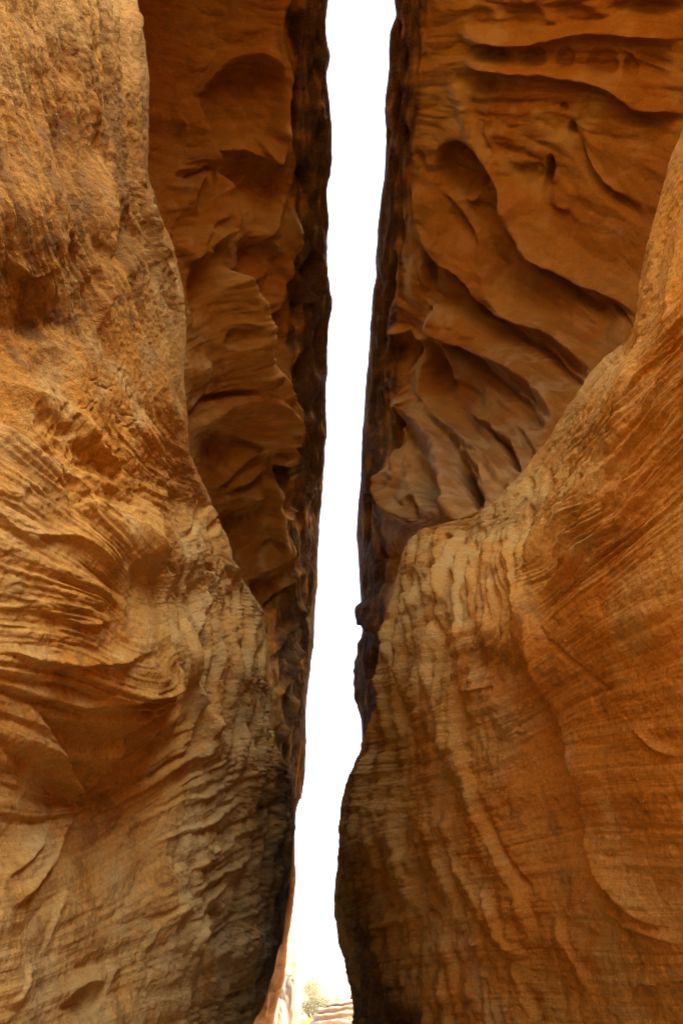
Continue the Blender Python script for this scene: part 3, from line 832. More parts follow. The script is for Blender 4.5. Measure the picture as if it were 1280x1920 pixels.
F_LR = [
    # bench and the long curved edge of the laminated wall
    ('r', [(1205, 600), (1172, 720), (1160, 800), (1120, 880), (1060, 960), (1005, 1050), (998, 1130), (1015, 1230), (1050, 1330)], 13, 40, 60, 0.15),
    ('r', [(1280, 700), (1180, 830), (1100, 930), (1020, 1040)], 8, 18, 12), ('r', [(1285, 770), (1190, 890), (1090, 980), (1010, 1080)], 8, 14, 12), ('r', [(1285, 830), (1200, 930), (1100, 1020), (1010, 1110)], 6, 12, 10),
    ('r', [(1235, 420), (1215, 520), (1200, 600), (1180, 660)], 7, 14, 20), ('r', [(1280, 420), (1255, 520), (1240, 610), (1190, 700)], 8, 20, 14),
    ('e', 1025, 905, 10, 28, 8, -20, 0.5), ('e', 990, 912, 7, 22, 5, -14, 0.5), ('e', 988, 970, 7, 26, 14, -12, 0.7), ('e', 1150, 770, 8, 40, 24, -6, 0.9), ('e', 905, 985, 12, 12, 0, 6, 0.9),
    ('r', [(955, 960), (960, 1040), (985, 1110), (1000, 1180)], 9, 16, 30), ('r', [(1005, 970), (990, 1030), (1002, 1090)], -8, 12, 12), ('r', [(925, 985), (915, 1060), (930, 1140), (935, 1200)], 7, 10, 22), ('e', 940, 1140, 16, 46, 10, -9, 0.8),
    ('r', [(845, 1040), (835, 1090), (845, 1150), (850, 1220)], 8, 8, 14), ('e', 849, 1110, 9, 42, -6, -26, 0.5), ('e', 890, 1030, 16, 20, 10, -8, 0.8), ('r', [(870, 1040), (865, 1130), (880, 1230)], 7, 8, 14),
    ('e', 770, 1090, 4, 30, 10, -7, 0.7), ('e', 790, 1100, 4, 34, 4, -7, 0.7), ('e', 808, 1150, 4, 50, -6, -8, 0.7), ('e', 825, 1170, 4, 46, -10, -8, 0.7), ('e', 760, 1180, 4, 44, 6, -6, 0.7), ('e', 785, 1210, 4, 46, -4, -6, 0.7),
    ('e', 808, 1003, 5, 11, 0, -16, 0.5), ('e', 838, 1003, 8, 6, 0, -16, 0.5),
    # folds of the face
    ('r', [(862, 1230), (858, 1330), (866, 1420), (905, 1530), (950, 1620), (985, 1700), (1000, 1780)], 13, 14, 46, 0.12), ('r', [(880, 1450), (915, 1540), (965, 1625), (1010, 1690)], -9, 12, 10),
    ('r', [(985, 1200), (1010, 1310), (1055, 1400), (1085, 1490), (1108, 1600), (1145, 1690)], -20, 26, 70, 0.15), ('r', [(1005, 1150), (1030, 1260), (1085, 1390), (1120, 1520), (1150, 1640), (1210, 1760)], 15, 90, 22, 0.15),
    ('r', [(1030, 1180), (1085, 1240), (1155, 1305)], -8, 7, 9), ('r', [(1190, 1360), (1230, 1400), (1280, 1420)], 7, 20, 8), ('e', 1200, 1230, 70, 60, 0, -7, 0.9), ('e', 1230, 1480, 70, 90, 10, 7, 0.9),
    ('r', [(1090, 1530), (1150, 1640), (1210, 1720), (1280, 1740)], 9, 40, 8), ('r', [(1120, 1690), (1190, 1740), (1285, 1770)], 7, 30, 8), ('r', [(1165, 1780), (1180, 1740), (1220, 1730)], 5, 8, 20),
    ('r', [(860, 1300), (910, 1290), (940, 1285)], 5, 14, 4), ('r', [(925, 1330), (930, 1380)], -5, 4, 8), ('r', [(965, 1365), (985, 1375)], 4, 4, 8),
    ('r', [(760, 1440), (745, 1540), (770, 1640), (800, 1740)], 9, 12, 30), ('r', [(800, 1480), (815, 1580), (850, 1680), (880, 1770)], 10, 12, 30), ('r', [(835, 1500), (870, 1620), (920, 1720), (945, 1790)], 9, 12, 24), ('r', [(780, 1610), (800, 1690), (850, 1740)], -9, 10, 14),
    ('r', [(830, 1560), (850, 1640), (870, 1690)], -7, 8, 8), ('r', [(895, 1640), (925, 1690), (955, 1760), (1000, 1800)], 10, 9, 20), ('e', 950, 1740, 18, 26, -20, 7, 0.9), ('r', [(880, 1760), (900, 1770), (912, 1765)], 7, 16, 4),
    ('r', [(690, 1400), (692, 1480), (690, 1560), (700, 1650), (724, 1738), (752, 1820), (768, 1920)], 24, 60, 9, 0.08), ('r', [(730, 1738), (760, 1722), (790, 1725)], 9, 30, 8),
    ('e', 672, 1530, 11, 34, 8, -7, 0.7), ('e', 690, 1420, 8, 40, 4, -6, 0.8), ('r', [(660, 1590), (668, 1700), (690, 1800)], 5, 10, 10), ('r', [(645, 1570), (690, 1560)], -4, 6, 6),
    ('r', [(1040, 1700), (1060, 1760), (1100, 1830), (1120, 1900)], 8, 10, 26), ('e', 1000, 1885, 14, 34, -10, -14, 0.7), ('r', [(965, 1800), (985, 1850), (990, 1910)], 7, 8, 18), ('r', [(1185, 1855), (1210, 1846), (1240, 1850)], 7, 20, 5), ('e', 1215, 1890, 28, 36, 0, -6, 0.7),
    ('r', [(850, 1840), (860, 1880), (858, 1930)], -6, 8, 8), ('r', [(920, 1830), (925, 1880), (935, 1930)], -6, 8, 8), ('r', [(1080, 1850), (1085, 1900)], -5, 6, 8), ('e', 1110, 1760, 30, 22, 0, -6, 0.9),
]

def masks_lr(X, Y, P, bed):
    n = fbm(P, 0.6, 405, 3, 8)
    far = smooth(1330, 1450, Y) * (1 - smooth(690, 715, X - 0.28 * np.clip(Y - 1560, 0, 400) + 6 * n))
    low = smooth(1680, 1900, Y + 60 * n) * (1 - smooth(800, 1150, X))
    patch = np.exp(-(((X - 1140) / 100) ** 2 + ((Y - 1010 + 0.45 * (X - 1140)) / 34) ** 2)) * 0.32
    grey = np.clip(0.6 * (1 - smooth(880, 1000, X)) * smooth(980, 1100, Y) * (1 - smooth(1500, 1650, Y)) + 0.2 + 0.5 * n, 0, 1)
    grey = np.maximum(grey, 0.6 * smooth(1700, 1850, Y))
    smoothzone = box_mask(X, Y, 880, 1180, 640, 1000, 40)
    rust_brown = box_mask(X, Y, 1000, 1400, 1050, 1750, 80)
    return {'varnish_shade': np.clip(0.48 * far + 0.32 * low + patch, 0, 1), 'grey': 0.3 * grey * (1 - 0.8 * rust_brown), 'rough': 0.75 - 0.2 * rust_brown + 0 * X, 'sz': smoothzone, 'far': far, 'tan': 0.8 * (1 - smooth(960, 1120, X + 0.4 * (Y - 900))) * smooth(600, 700, Y) * (1 - smooth(1400, 1750, Y)) * (1 - 0.8 * smooth(1200, 1300, Y) * (1 - smooth(760, 840, X))) + 0.5 * smoothzone, 'plain': 0.8 * (1 - smooth(880, 980, X)) * smooth(960, 1020, Y) * (1 - smooth(1280, 1400, Y))}  # tan stone, with painted-in light for the dim deep wall

def relief_lr(X, Y, P, bed, m):
    sz = m['sz']
    v = 8 * fbm(P, 0.5, 411, 4, 8) * (1 - 0.4 * sz) + 2.6 * fbm(P, 2.0, 415, 3, 4)
    strong = box_mask(X, Y, 1010, 1500, 560, 1130, 60) * smooth(-60, 60, bed) * (1 - smooth(300, 420, bed))
    v += laminae(bed, P, 421, (6, 4, 2.2), (30, 12, 5.5)) * (0.18 + 1.0 * strong) * (1 - 0.9 * m['plain'])
    v += laminae(bed, P, 423, (0.6, 0.55, 0.5), (30, 9, 5)) * smooth(1150, 1250, Y) * (1 - 0.9 * m['plain'])
    fl = smooth(975, 1040, Y) * (1 - 0.75 * smooth(1320, 1480, Y)) * (1 - smooth(940, 1010, X))
    v += 13 * fl * flutes(P, 1.5, 7.0, 431) + fl * (8 * billow(X + 10 * gnoise(P, 0.8, 438, 3), 0 * X, Y, 26, 7, 439) + 6 * billow(X + 6 * gnoise(P, 1.2, 440, 3), 0 * X, Y, 11, 9, 441))
    lo = smooth(1420, 1560, Y) * (1 - smooth(980, 1080, X))
    sh = P.copy(); sh[..., 2] = P[..., 2] + 0.0
    sh[..., 1] = P[..., 1] + 0.55 * P[..., 2]
    v += 7 * lo * flutes(sh, 1.1, 3.0, 433) + 3 * lo * np.abs(gnoise(P, 3.2, 434, 2)) * 2
    v += 1.5 * pits(P, 9.0, 435, 0.2, 0.5) + 0.9 * gnoise(P, 20, 436)
    wb = bed + 8 * gnoise(P, 1.2, 445, 3)
    v += 8 * strong * ledges(wb, X, Y, 24, 14, 446) + 4 * strong * billow(wb, X, Y, 12, 10, 447)
    v += (1 - 0.8 * sz) * (1 - strong) * (3.0 * billow(wb, X, Y, 60, 2.5, 448) + 0.8 * billow(wb, X, Y, 12, 8, 449) * smooth(0, 0.5, fbm(P, 0.9, 453, 3, 5))) + 0.5 * billow(wb, X, Y, 7, 3, 450)
    v += lo * 2.4 * (2 * np.abs(gnoise(sh, np.array([2.2, 2.2, 0.9]), 451, 1)) - 0.4) + sz * 2.5 * pits(P, 7, 452, 0.15, 0.5)
    foot = smooth(1700, 1820, Y)
    v += foot * 7 * np.abs(gnoise(P, np.array([3.0, 3.0, 1.3]), 437))
    return v

rows_lr = np.arange(-120, 1982, 2.1)
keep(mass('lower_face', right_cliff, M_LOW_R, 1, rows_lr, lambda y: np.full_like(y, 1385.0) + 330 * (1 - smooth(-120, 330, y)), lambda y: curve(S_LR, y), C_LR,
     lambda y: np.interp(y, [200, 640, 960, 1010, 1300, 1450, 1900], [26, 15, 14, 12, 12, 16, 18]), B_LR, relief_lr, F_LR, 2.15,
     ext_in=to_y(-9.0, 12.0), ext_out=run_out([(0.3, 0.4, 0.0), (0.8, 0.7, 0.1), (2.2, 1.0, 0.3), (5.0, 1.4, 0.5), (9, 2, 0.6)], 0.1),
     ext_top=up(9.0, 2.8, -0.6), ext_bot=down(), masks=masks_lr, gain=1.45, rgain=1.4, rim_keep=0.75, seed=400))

# ---------------- right wall: hollowed overhang
C_UR = [(760, -460, 6.9), (900, -460, 6.6), (1280, -460, 5.9), (1500, -460, 5.5), (739, 0, 8.8), (900, 0, 8.4), (1100, 0, 8.0), (1280, 0, 7.5), (1450, 0, 7.1), (719, 280, 10.4), (850, 280, 9.9), (1000, 300, 9.3), (1150, 300, 8.7), (1290, 300, 8.0), (1400, 300, 7.5),
        (702, 560, 12.8), (800, 600, 12.4), (900, 600, 11.7), (1100, 600, 10), (1220, 600, 8.9), (1320, 600, 8.2), (677, 850, 16), (750, 850, 15), (850, 850, 13), (980, 850, 9.8), (1100, 850, 9), (670, 1000, 19), (720, 1000, 17), (780, 1000, 13), (850, 970, 10),
        (930, 960, 9), (680, 1150, 21.6), (720, 1150, 18.5), (800, 1150, 16), (672, 1300, 23.5), (715, 1300, 21.5), (790, 1300, 18), (680, 1480, 24), (780, 1480, 19)]
C_UR = [(a, b, c * RISE(b)) for a, b, c in C_UR]
B_UR = [(0, [(760, 20), (1000, 30), (1280, 20)]), (150, [(760, 160), (1000, 150), (1280, 190)]), (350, [(760, 300), (950, 380), (1200, 560)]), (550, [(740, 520), (850, 600), (1050, 740)]), (800, [(720, 800), (820, 860), (950, 960)]), (1000, [(690, 1050), (780, 1060)]), (1300, [(680, 1400), (760, 1380)])]
F_UR = [
    # ledges near the top
    ('r', [(855, 62), (920, 74), (1000, 78), (1090, 62), (1180, 66), (1290, 78)], 17, 26, 18, 0.12), ('r', [(865, 118), (950, 128), (1060, 146), (1140, 165), (1180, 190), (1200, 208), (1290, 212)], 20, 30, 14, 0.1),
    ('e', 920, 100, 45, 22, 6, -15, 0.7), ('e', 1000, 104, 26, 26, 10, -10, 0.6), ('e', 1060, 112, 18, 30, 5, -8, 0.6), ('e', 1130, 118, 30, 34, 10, -10, 0.6), ('e', 1180, 128, 16, 30, 5, -8, 0.6), ('e', 1230, 130, 40, 34, 20, -8, 0.8), ('e', 1080, 30, 60, 26, 10, -9, 0.7), ('e', 980, 36, 44, 28, 10, -9, 0.6), ('e', 900, 36, 30, 26, 0, -8, 0.7), ('e', 1210, 18, 70, 20, 0, -14, 0.7),
    ('e', 900, 155, 60, 22, 4, -10, 0.8), ('e', 1180, 215, 60, 26, 18, -9, 0.8), ('r', [(1165, 80), (1200, 110), (1280, 140)], 7, 10, 16),
    # slanting ribs
    ('r', [(835, 100), (865, 190), (895, 250), (935, 320), (985, 410), (1040, 480), (1120, 540)], 10, 16, 26), ('e', 868, 318, 52, 60, -20, -26, 0.45, 0.3), ('r', [(812, 292), (835, 268), (872, 262), (910, 288), (945, 345), (975, 400)], 9, 40, 8),
    ('r', [(940, 345), (962, 390), (1005, 450), (1060, 500), (1130, 545), (1195, 590)], 22, 60, 10, 0.12), ('r', [(930, 360), (965, 420), (1020, 490), (1080, 540), (1150, 590)], -14, 10, 26, 0.15), ('e', 920, 400, 34, 60, -30, -8, 0.9),
    ('r', [(815, 285), (850, 370), (900, 450), (930, 540), (990, 610), (1040, 640)], 8, 16, 20), ('r', [(1060, 225), (1080, 270), (1110, 330), (1160, 380), (1215, 420)], -12, 24, 14), ('e', 1068, 243, 9, 14, 0, -14, 0.6), ('e', 1056, 203, 8, 9, 0, -7, 0.7), ('r', [(1085, 260), (1130, 330), (1180, 375)], 8, 10, 22),
    ('e', 1026, 325, 11, 36, 4, -24, 0.4), ('r', [(1000, 305), (1012, 320), (1008, 340)], -5, 8, 8), ('e', 990, 330, 34, 30, 0, -5, 0.6), ('e', 883, 362, 15, 24, -10, 4, 0.4), ('r', [(920, 170), (915, 230), (940, 300), (970, 340)], 5, 8, 14), ('e', 1055, 370, 26, 30, 0, 5, 0.5),
    ('r', [(772, 330), (795, 410), (822, 460), (848, 484), (885, 510), (930, 570), (990, 612), (1050, 650), (1120, 705)], 24, 60, 9, 0.1), ('r', [(840, 495), (880, 535), (925, 590), (985, 632), (1050, 680), (1100, 730)], -15, 9, 16, 0.1), ('r', [(860, 540), (900, 580), (950, 610), (1000, 640)], 8, 7, 8), ('e', 800, 400, 22, 60, -20, -8, 0.9), ('e', 860, 420, 40, 60, -30, -8, 0.9),
    ('r', [(806, 570), (815, 600), (850, 622), (900, 655), (950, 695), (1000, 735), (1040, 790)], 27, 60, 10, 0.08), ('e', 812, 585, 10, 16, 0, -10, 0.6), ('r', [(830, 625), (880, 660), (930, 710), (980, 750), (1020, 800)], -14, 9, 30, 0.1), ('e', 880, 570, 40, 26, 30, -8, 0.8), ('r', [(850, 560), (870, 600), (920, 640)], 6, 10, 14),
    ('e', 820, 690, 26, 60, -20, -22, 0.8), ('e', 870, 745, 40, 40, 30, -10, 0.9), ('r', [(795, 650), (805, 720), (835, 775), (875, 820), (920, 870), (950, 905)], 20, 14, 40, 0.12), ('r', [(880, 770), (930, 810), (970, 860), (985, 890)], 12, 20, 8), ('r', [(905, 790), (940, 830), (965, 880)], -10, 8, 10),
    ('e', 955, 850, 12, 44, -30, -14, 0.6), ('e', 985, 830, 8, 40, -35, -10, 0.6), ('e', 1010, 745, 30, 16, 30, -6, 0.8), ('r', [(1050, 660), (1090, 700), (1110, 715)], -10, 8, 10), ('r', [(1140, 560), (1170, 600), (1190, 640)], -9, 8, 12),
    # columns and windows at the back of the hollow
    ('r', [(745, 740), (790, 780), (820, 830), (838, 880), (845, 940), (850, 990)], 22, 34, 40, 0.12), ('e', 885, 912, 13, 48, -22, -34, 0.4, 0.4), ('r', [(862, 872), (878, 862), (895, 872), (915, 920)], 7, 14, 6), ('e', 930, 900, 22, 40, -25, -9, 0.8),
    ('e', 795, 905, 30, 56, -24, -26, 0.7), ('e', 830, 940, 18, 40, -10, -14, 0.8), ('r', [(750, 830), (735, 880), (724, 920), (745, 960), (775, 985)], 18, 16, 16), ('e', 752, 800, 13, 46, 10, -22, 0.6), ('r', [(765, 800), (770, 840), (755, 875)], 9, 6, 10), ('e', 772, 955, 12, 26, -10, -14, 0.7),
    ('e', 762, 655, 24, 44, 5, -20, 0.7), ('e', 788, 690, 16, 46, -10, -12, 0.8), ('r', [(740, 605), (755, 618), (768, 620)], 14, 8, 5), ('r', [(745, 575), (742, 600)], 8, 5, 5), ('r', [(730, 640), (722, 720), (725, 780)], 9, 10, 10), ('e', 735, 850, 9, 60, 4, -16, 0.7), ('r', [(728, 620), (755, 615), (800, 640)], 8, 8, 12),
    ('e', 810, 500, 16, 40, -10, -18, 0.7), ('r', [(795, 480), (800, 520), (812, 545)], 10, 6, 10), ('r', [(770, 720), (755, 740), (775, 755), (790, 740)], 9, 8, 8), ('e', 780, 520, 24, 50, 0, 6, 0.9), ('e', 790, 300, 10, 30, -10, -9, 0.8),
    # varnished rim
    ('e', 742, 200, 7, 50, 2, -10, 0.7), ('e', 756, 120, 6, 34, 4, -10, 0.7), ('e', 745, 60, 6, 26, 4, -9, 0.7), ('e', 760, 260, 8, 30, 0, -9, 0.7), ('e', 734, 520, 7, 60, 3, -10, 0.7), ('e', 722, 620, 6, 60, 3, -10, 0.7), ('e', 705, 760, 6, 60, 4, -8, 0.7), ('e', 690, 960, 6, 70, 2, -8, 0.7), ('e', 740, 1050, 14, 60, 10, -12, 0.8), ('e', 712, 1060, 8, 60, 4, -8, 0.8),
    ('r', [(683, 1120), (690, 1165), (715, 1195)], 12, 26, 5), ('e', 702, 1250, 12, 40, 4, -14, 0.7), ('r', [(680, 1180), (672, 1260), (676, 1340)], 5, 10, 8),
]

def masks_ur(X, Y, P, bed):
    n = fbm(P, 0.5, 505, 3, 6)
    edge = curve(S_UR, Y[:, 0])[:, None]
    w = np.interp(Y[:, 0], [0, 300, 600, 1000, 1200, 1450], [72, 76, 66, 60, 75, 60])[:, None]
    d = (X - edge + 16 * n) / w
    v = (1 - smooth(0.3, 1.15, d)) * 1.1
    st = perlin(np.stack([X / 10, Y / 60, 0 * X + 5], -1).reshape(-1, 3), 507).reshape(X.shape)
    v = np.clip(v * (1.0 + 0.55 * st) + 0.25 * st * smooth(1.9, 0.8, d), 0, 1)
    return {'varnish_shade': v, 'grey': np.clip(0.15 + 0.6 * n, 0, 1), 'rough': 0.5 + 0.5 * v, 'palek': 0.25, 'tan': 0.9 * box_mask(X, Y, 745, 1010, 830, 1100, 45), 'rim': 1 - smooth(0.5, 1.1, d)}  # tan box paints light onto the hollow behind the bench

def relief_ur(X, Y, P, bed, m):
    rim = m['rim']
    rimv = rim_relief(X, Y, 9) * (1 - 0.6 * smooth(800, 1000, Y))
    v = 6 * fbm(P, 0.35, 511, 4, 8) + 1.6 * fbm(P, 1.8, 515, 3, 3)
    v += laminae(bed, P, 521, (1.6, 0.8, 0.4), (40, 16, 7))
    v += rim * (rimv + 1.0 * flutes(P, 0.6, 6, 531, 2) + 3.0 * pits(P, np.array([1.1, 1.1, 0.35]), 532, 0.05, 0.5) + 1.0 * gnoise(P, 2.2, 533) + 0.8 * gnoise(P, 5, 534))
    wb = bed + 14 * gnoise(P, 0.4, 541, 3)
    v += (1 - 0.75 * rim) * (5 * billow(wb, X, Y, 70, 3.5, 542) + 4.5 * billow(wb, X, Y, 34, 3.5, 543) + 1.4 * billow(wb, X, Y, 14, 3, 544))
    v += 0.7 * gnoise(P, 7, 535)
    return v

rows_ur = np.arange(-460, 1500, 2.2)
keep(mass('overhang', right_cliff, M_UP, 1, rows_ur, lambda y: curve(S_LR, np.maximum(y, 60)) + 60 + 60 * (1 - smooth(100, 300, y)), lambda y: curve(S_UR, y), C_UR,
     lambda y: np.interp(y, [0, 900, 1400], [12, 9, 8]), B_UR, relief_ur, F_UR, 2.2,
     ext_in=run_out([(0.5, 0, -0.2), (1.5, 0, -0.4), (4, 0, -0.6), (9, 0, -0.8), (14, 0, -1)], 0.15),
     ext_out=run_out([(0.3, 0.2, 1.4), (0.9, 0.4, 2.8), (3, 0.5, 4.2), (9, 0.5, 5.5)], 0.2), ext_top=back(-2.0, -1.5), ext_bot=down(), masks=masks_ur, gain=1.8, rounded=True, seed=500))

# ---------------- solid rock behind both faces
def core(name, parent, side, x0, x1, y0, y1, z0, z1):
    n = 40
    out = []
    def sheet(a):
        Q = a.reshape(-1, 3)
        return (Q + bumpy(Q, 0.7, 0.25, 70)).reshape(a.shape)
    k = np.linspace(0, 1, n)
    # one wrapped strip: front, slot side, far side (plan view), over the height; then a lid
    path = [(x1, y0), (x0, y0), (x0, y1), (x1, y1)]
    pl = np.array([np.array(path[i]) * (1 - t) + np.array(path[i + 1]) * t for i in range(3) for t in np.linspace(0, 1, n)])
    zz = np.linspace(z0, z1, n)
    G = np.stack([np.repeat(pl[None, :, 0], n, 0), np.repeat(pl[None, :, 1], n, 0), np.repeat(zz[:, None], len(pl), 1)], -1)
    cen = np.array([(x0 + x1) / 2, (y0 + y1) / 2, z1])
    lid = np.stack([G[-1] * (1 - t) + cen * t for t in np.linspace(0, 1, 12)[1:]], 0)
    G = sheet(np.concatenate([G, lid], 0))
    z = np.zeros(G.shape[:2])
    return keep(grid_mesh(name, G, colour_masks(G, G[..., 2] * 40, {}, 90), M_LOW_L, parent))

core('rock_core', left_cliff, -1, -8, -40, 0.5, 26, -1, 20)
core('rock_core', right_cliff, 1, 8, 40, 0.5, 33, -1, 24)  # carried on unseen past the wall's end to shade the left end face

def light_block_wall():  # added unseen behind the camera to block low light from the back
    xs = np.linspace(-14, 14, 90)
    zs = np.linspace(-0.6, 8.0, 40)
    X, Z = np.meshgrid(xs, zs)
    Y = -10.5 + 0.06 * X * X * 0.5 - 0.12 * Z
    G = np.stack([X, Y, Z], -1)
    top = np.stack([G[-1] + np.array([0, -2.0 * k, 0.4 * k]) for k in range(1, 6)], 0)
    G = np.concatenate([G, top], 0)
    G = (G.reshape(-1, 3) + bumpy(G.reshape(-1, 3), 0.5, 0.4, 75) + bumpy(G.reshape(-1, 3), 0.15, 1.6, 77)).reshape(G.shape)
    keep(grid_mesh('light_block_wall', G, colour_masks(G, G[..., 2] * 60, {}, 95), M_LOW_L, left_cliff))
light_block_wall()

# ------------------------------------------------------------------ ground
def ground():
    xs = np.concatenate([-np.geomspace(1500, 6, 40), np.linspace(-5, 5, 60), np.geomspace(6, 1500, 40)])
    ys = np.concatenate([-np.geomspace(1500, 6, 30), np.linspace(-5, 60, 200), np.geomspace(62, 3000, 40)])
    X, Y = np.meshgrid(xs, ys)
    Q = np.stack([X, Y, 0 * X], -1)
    Z = 0.10 * gnoise(Q, 0.5, 80) + 0.03 * gnoise(Q, 2.0, 81)
    P = np.stack([X, Y, Z * np.exp(-np.abs(Y) / 200)], -1)
    mat = bpy.data.materials.new('sand')
    nt = nodes(mat)
    g = N(nt, 'ShaderNodeNewGeometry')
    n = N(nt, 'ShaderNodeTexNoise'); n.inputs['Scale'].default_value = 1.2; n.inputs['Detail'].default_value = 8
    nt.links.new(g.outputs['Position'], n.inputs['Vector'])
    c = ramp(nt, [(0.3, (0.40, 0.27, 0.15)), (0.7, (0.52, 0.38, 0.23))], n.outputs['Fac'])
    bs = N(nt, 'ShaderNodeBsdfPrincipled'); bs.inputs['Roughness'].default_value = 0.95
    nt.links.new(c.outputs[0], bs.inputs['Base Color'])
    n2 = N(nt, 'ShaderNodeTexNoise'); n2.inputs['Scale'].default_value = 40; n2.inputs['Detail'].default_value = 5
    nt.links.new(g.outputs['Position'], n2.inputs['Vector'])
    b = N(nt, 'ShaderNodeBump'); b.inputs['Distance'].default_value = 0.02; b.inputs['Strength'].default_value = 0.5
    nt.links.new(n2.outputs['Fac'], b.inputs['Height']); nt.links.new(b.outputs[0], bs.inputs['Normal'])
    o = N(nt, 'ShaderNodeOutputMaterial'); nt.links.new(bs.outputs[0], o.inputs[0])
    tag(grid_mesh('ground', P, {}, mat, None), 'pale sandy floor of the canyon', None, None, 'structure')
ground()

# ------------------------------------------------------------------ outside, beyond the far end of the slot
S_T = [(545, 1700), (556, 1735), (562, 1770), (570, 1795), (570, 1818), (566, 1832), (561, 1842), (562, 1865), (569, 1890), (566, 1905), (558, 1935), (556, 1960)]
C_T = [(430, 1700, 62), (550, 1700, 60), (430, 1850, 56), (540, 1850, 55), (430, 1960, 54), (556, 1960, 54)]
tower = tag(empty('rock_tower', at(540, 1905, 55.0)), 'tall pale sunlit rock tower outside, behind the red end of the left cliff', 'rock tower')
bpy.context.view_layer.update()
keep(mass('tower_face', tower, M_TOWER, -1, np.arange(1650, 1962, 2.5), lambda y: np.full_like(y, 420.0), lambda y: curve(S_T, y), C_T, 9,
     [(0, [(440, 1700), (560, 1705)]), (150, [(440, 1850), (560, 1850)]), (250, [(440, 1950), (560, 1945)])],
     lambda X, Y, P, b, m: 2.5 * fbm(P, 0.35, 601, 4, 2) + 2 * laminae(b, P, 605, (1.5, 1, .5)), [('r', [(536, 1790), (545, 1800)], -4, 3, 3), ('r', [(548, 1770), (556, 1800), (550, 1830)], 3, 6, 6)], 2.4,
     ext_out=run_out([(-1, 1.5, 0), (-4, 3, 0), (-9, 4, 0)], 0.3), ext_top=up(2.0, -3.0, 3.0, 8), masks=lambda X, Y, P, b: {'rough': 0.5 + 0 * X}, seed=600))

def rock_blob(name, parent, mat, cen, rad, seed, rotz=0.0, n=60, rough=0.16, cut=None):
    th = np.linspace(0, math.pi, n)[:, None]
    ph = np.linspace(0, 2 * math.pi, 2 * n)[None]
    u = np.stack([np.sin(th) * np.cos(ph), np.sin(th) * np.sin(ph), np.cos(th) + 0 * ph], -1)
    u = np.sign(u) * np.abs(u) ** 0.8
    q = u * 1.3 + seed * 3.7
    q[:, -1] = q[:, 0]
    r = 1 + rough * fbm(q, 1.1, seed, 4, 1)
    P = u * r[..., None] * np.asarray(rad)
    if cut is not None:                                   # flat broken side
        nx, d = np.asarray(cut[:3]), cut[3]
        k = np.maximum((P * nx).sum(-1) - d, 0)
        P = P - k[..., None] * nx
    c, s_ = math.cos(rotz), math.sin(rotz)
    P = np.stack([P[..., 0] * c - P[..., 1] * s_, P[..., 0] * s_ + P[..., 1] * c, P[..., 2]], -1) + np.asarray(cen)
    P[:, -1] = P[:, 0]
    a = colour_masks(P, P[..., 2] * 60 + P[..., 0] * 8, {'rough': 0.6 + 0 * P[..., 0]}, seed)
    return keep(grid_mesh(name, P, a, mat, parent))

boulder = tag(empty('split_boulder', at(530, 1925, 31.0)), 'pale pinkish boulder split by a dark crack at the foot of the left cliff', 'boulder')
ledge = tag(empty('layered_rock_ledge', at(625, 1940, 36.0)), 'low flat-topped pale ledge of layered rock slabs at the exit of the slot', 'rock ledge')
redrock = tag(empty('rock_outcrop', at(668, 1870, 52.0)), 'small reddish-brown rock outcrop behind the layered ledge, beside the right cliff', 'rock')
bpy.context.view_layer.update()
b1 = at(541, 1880, 31.5); b2 = at(513, 1905, 30.2)
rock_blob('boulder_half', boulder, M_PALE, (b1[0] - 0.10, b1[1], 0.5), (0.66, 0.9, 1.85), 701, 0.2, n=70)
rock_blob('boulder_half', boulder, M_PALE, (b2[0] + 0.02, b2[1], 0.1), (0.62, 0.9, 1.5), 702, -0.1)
rb = at(666, 1864, 52.0)
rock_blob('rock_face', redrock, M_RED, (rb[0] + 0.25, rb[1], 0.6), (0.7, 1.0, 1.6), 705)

def slab(parent, cen, sx, sy, z0, z1, seed, tilt=0.0):
    n, m = 90, 9
    a = np.linspace(0, 2 * math.pi, n)
    base = np.stack([np.sign(np.cos(a)) * np.abs(np.cos(a)) ** 0.6 * sx, np.sign(np.sin(a)) * np.abs(np.sin(a)) ** 0.6 * sy], -1)
    rows = []
    for i, k in enumerate(np.linspace(0, 1, m)):
        b = 0.985 + 0.015 * math.sin(k * math.pi * 3)
        z = z0 + (z1 - z0) * k
        rows.append(np.stack([base[:, 0] * b, base[:, 1] * b, np.full(n, z) + tilt * base[:, 0] * b], -1))
    for k in (0.965, 0.75, 0.4, 0.0):
        rows.append(np.stack([base[:, 0] * k, base[:, 1] * k, np.full(n, z1 + 0.02) + tilt * base[:, 0] * k], -1))
    P = np.array(rows) + np.array([cen[0], cen[1], 0])
    flat = P.reshape(-1, 3)
    P = (flat + bumpy(flat, 0.09, 1.1, 720) + bumpy(flat, 0.035, 4, seed + 4)).reshape(P.shape)
    P[:, -1] = P[:, 0]
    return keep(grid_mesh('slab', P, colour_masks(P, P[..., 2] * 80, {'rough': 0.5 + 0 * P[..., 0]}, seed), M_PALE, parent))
lc = at(640, 1890, 36.0)
zt = 1.62
hs = (0.75, 0.36, 0.30, 0.26)
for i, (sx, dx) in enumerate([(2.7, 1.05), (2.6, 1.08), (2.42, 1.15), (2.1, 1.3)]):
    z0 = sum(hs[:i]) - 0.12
    slab(ledge, (lc[0] + dx, lc[1] + 0.6 + 0.1 * i, 0), sx, 1.9 - 0.16 * i, z0, z0 + hs[i] - 0.006, 720 + 9 * i, 0.03 + 0.04 * i)

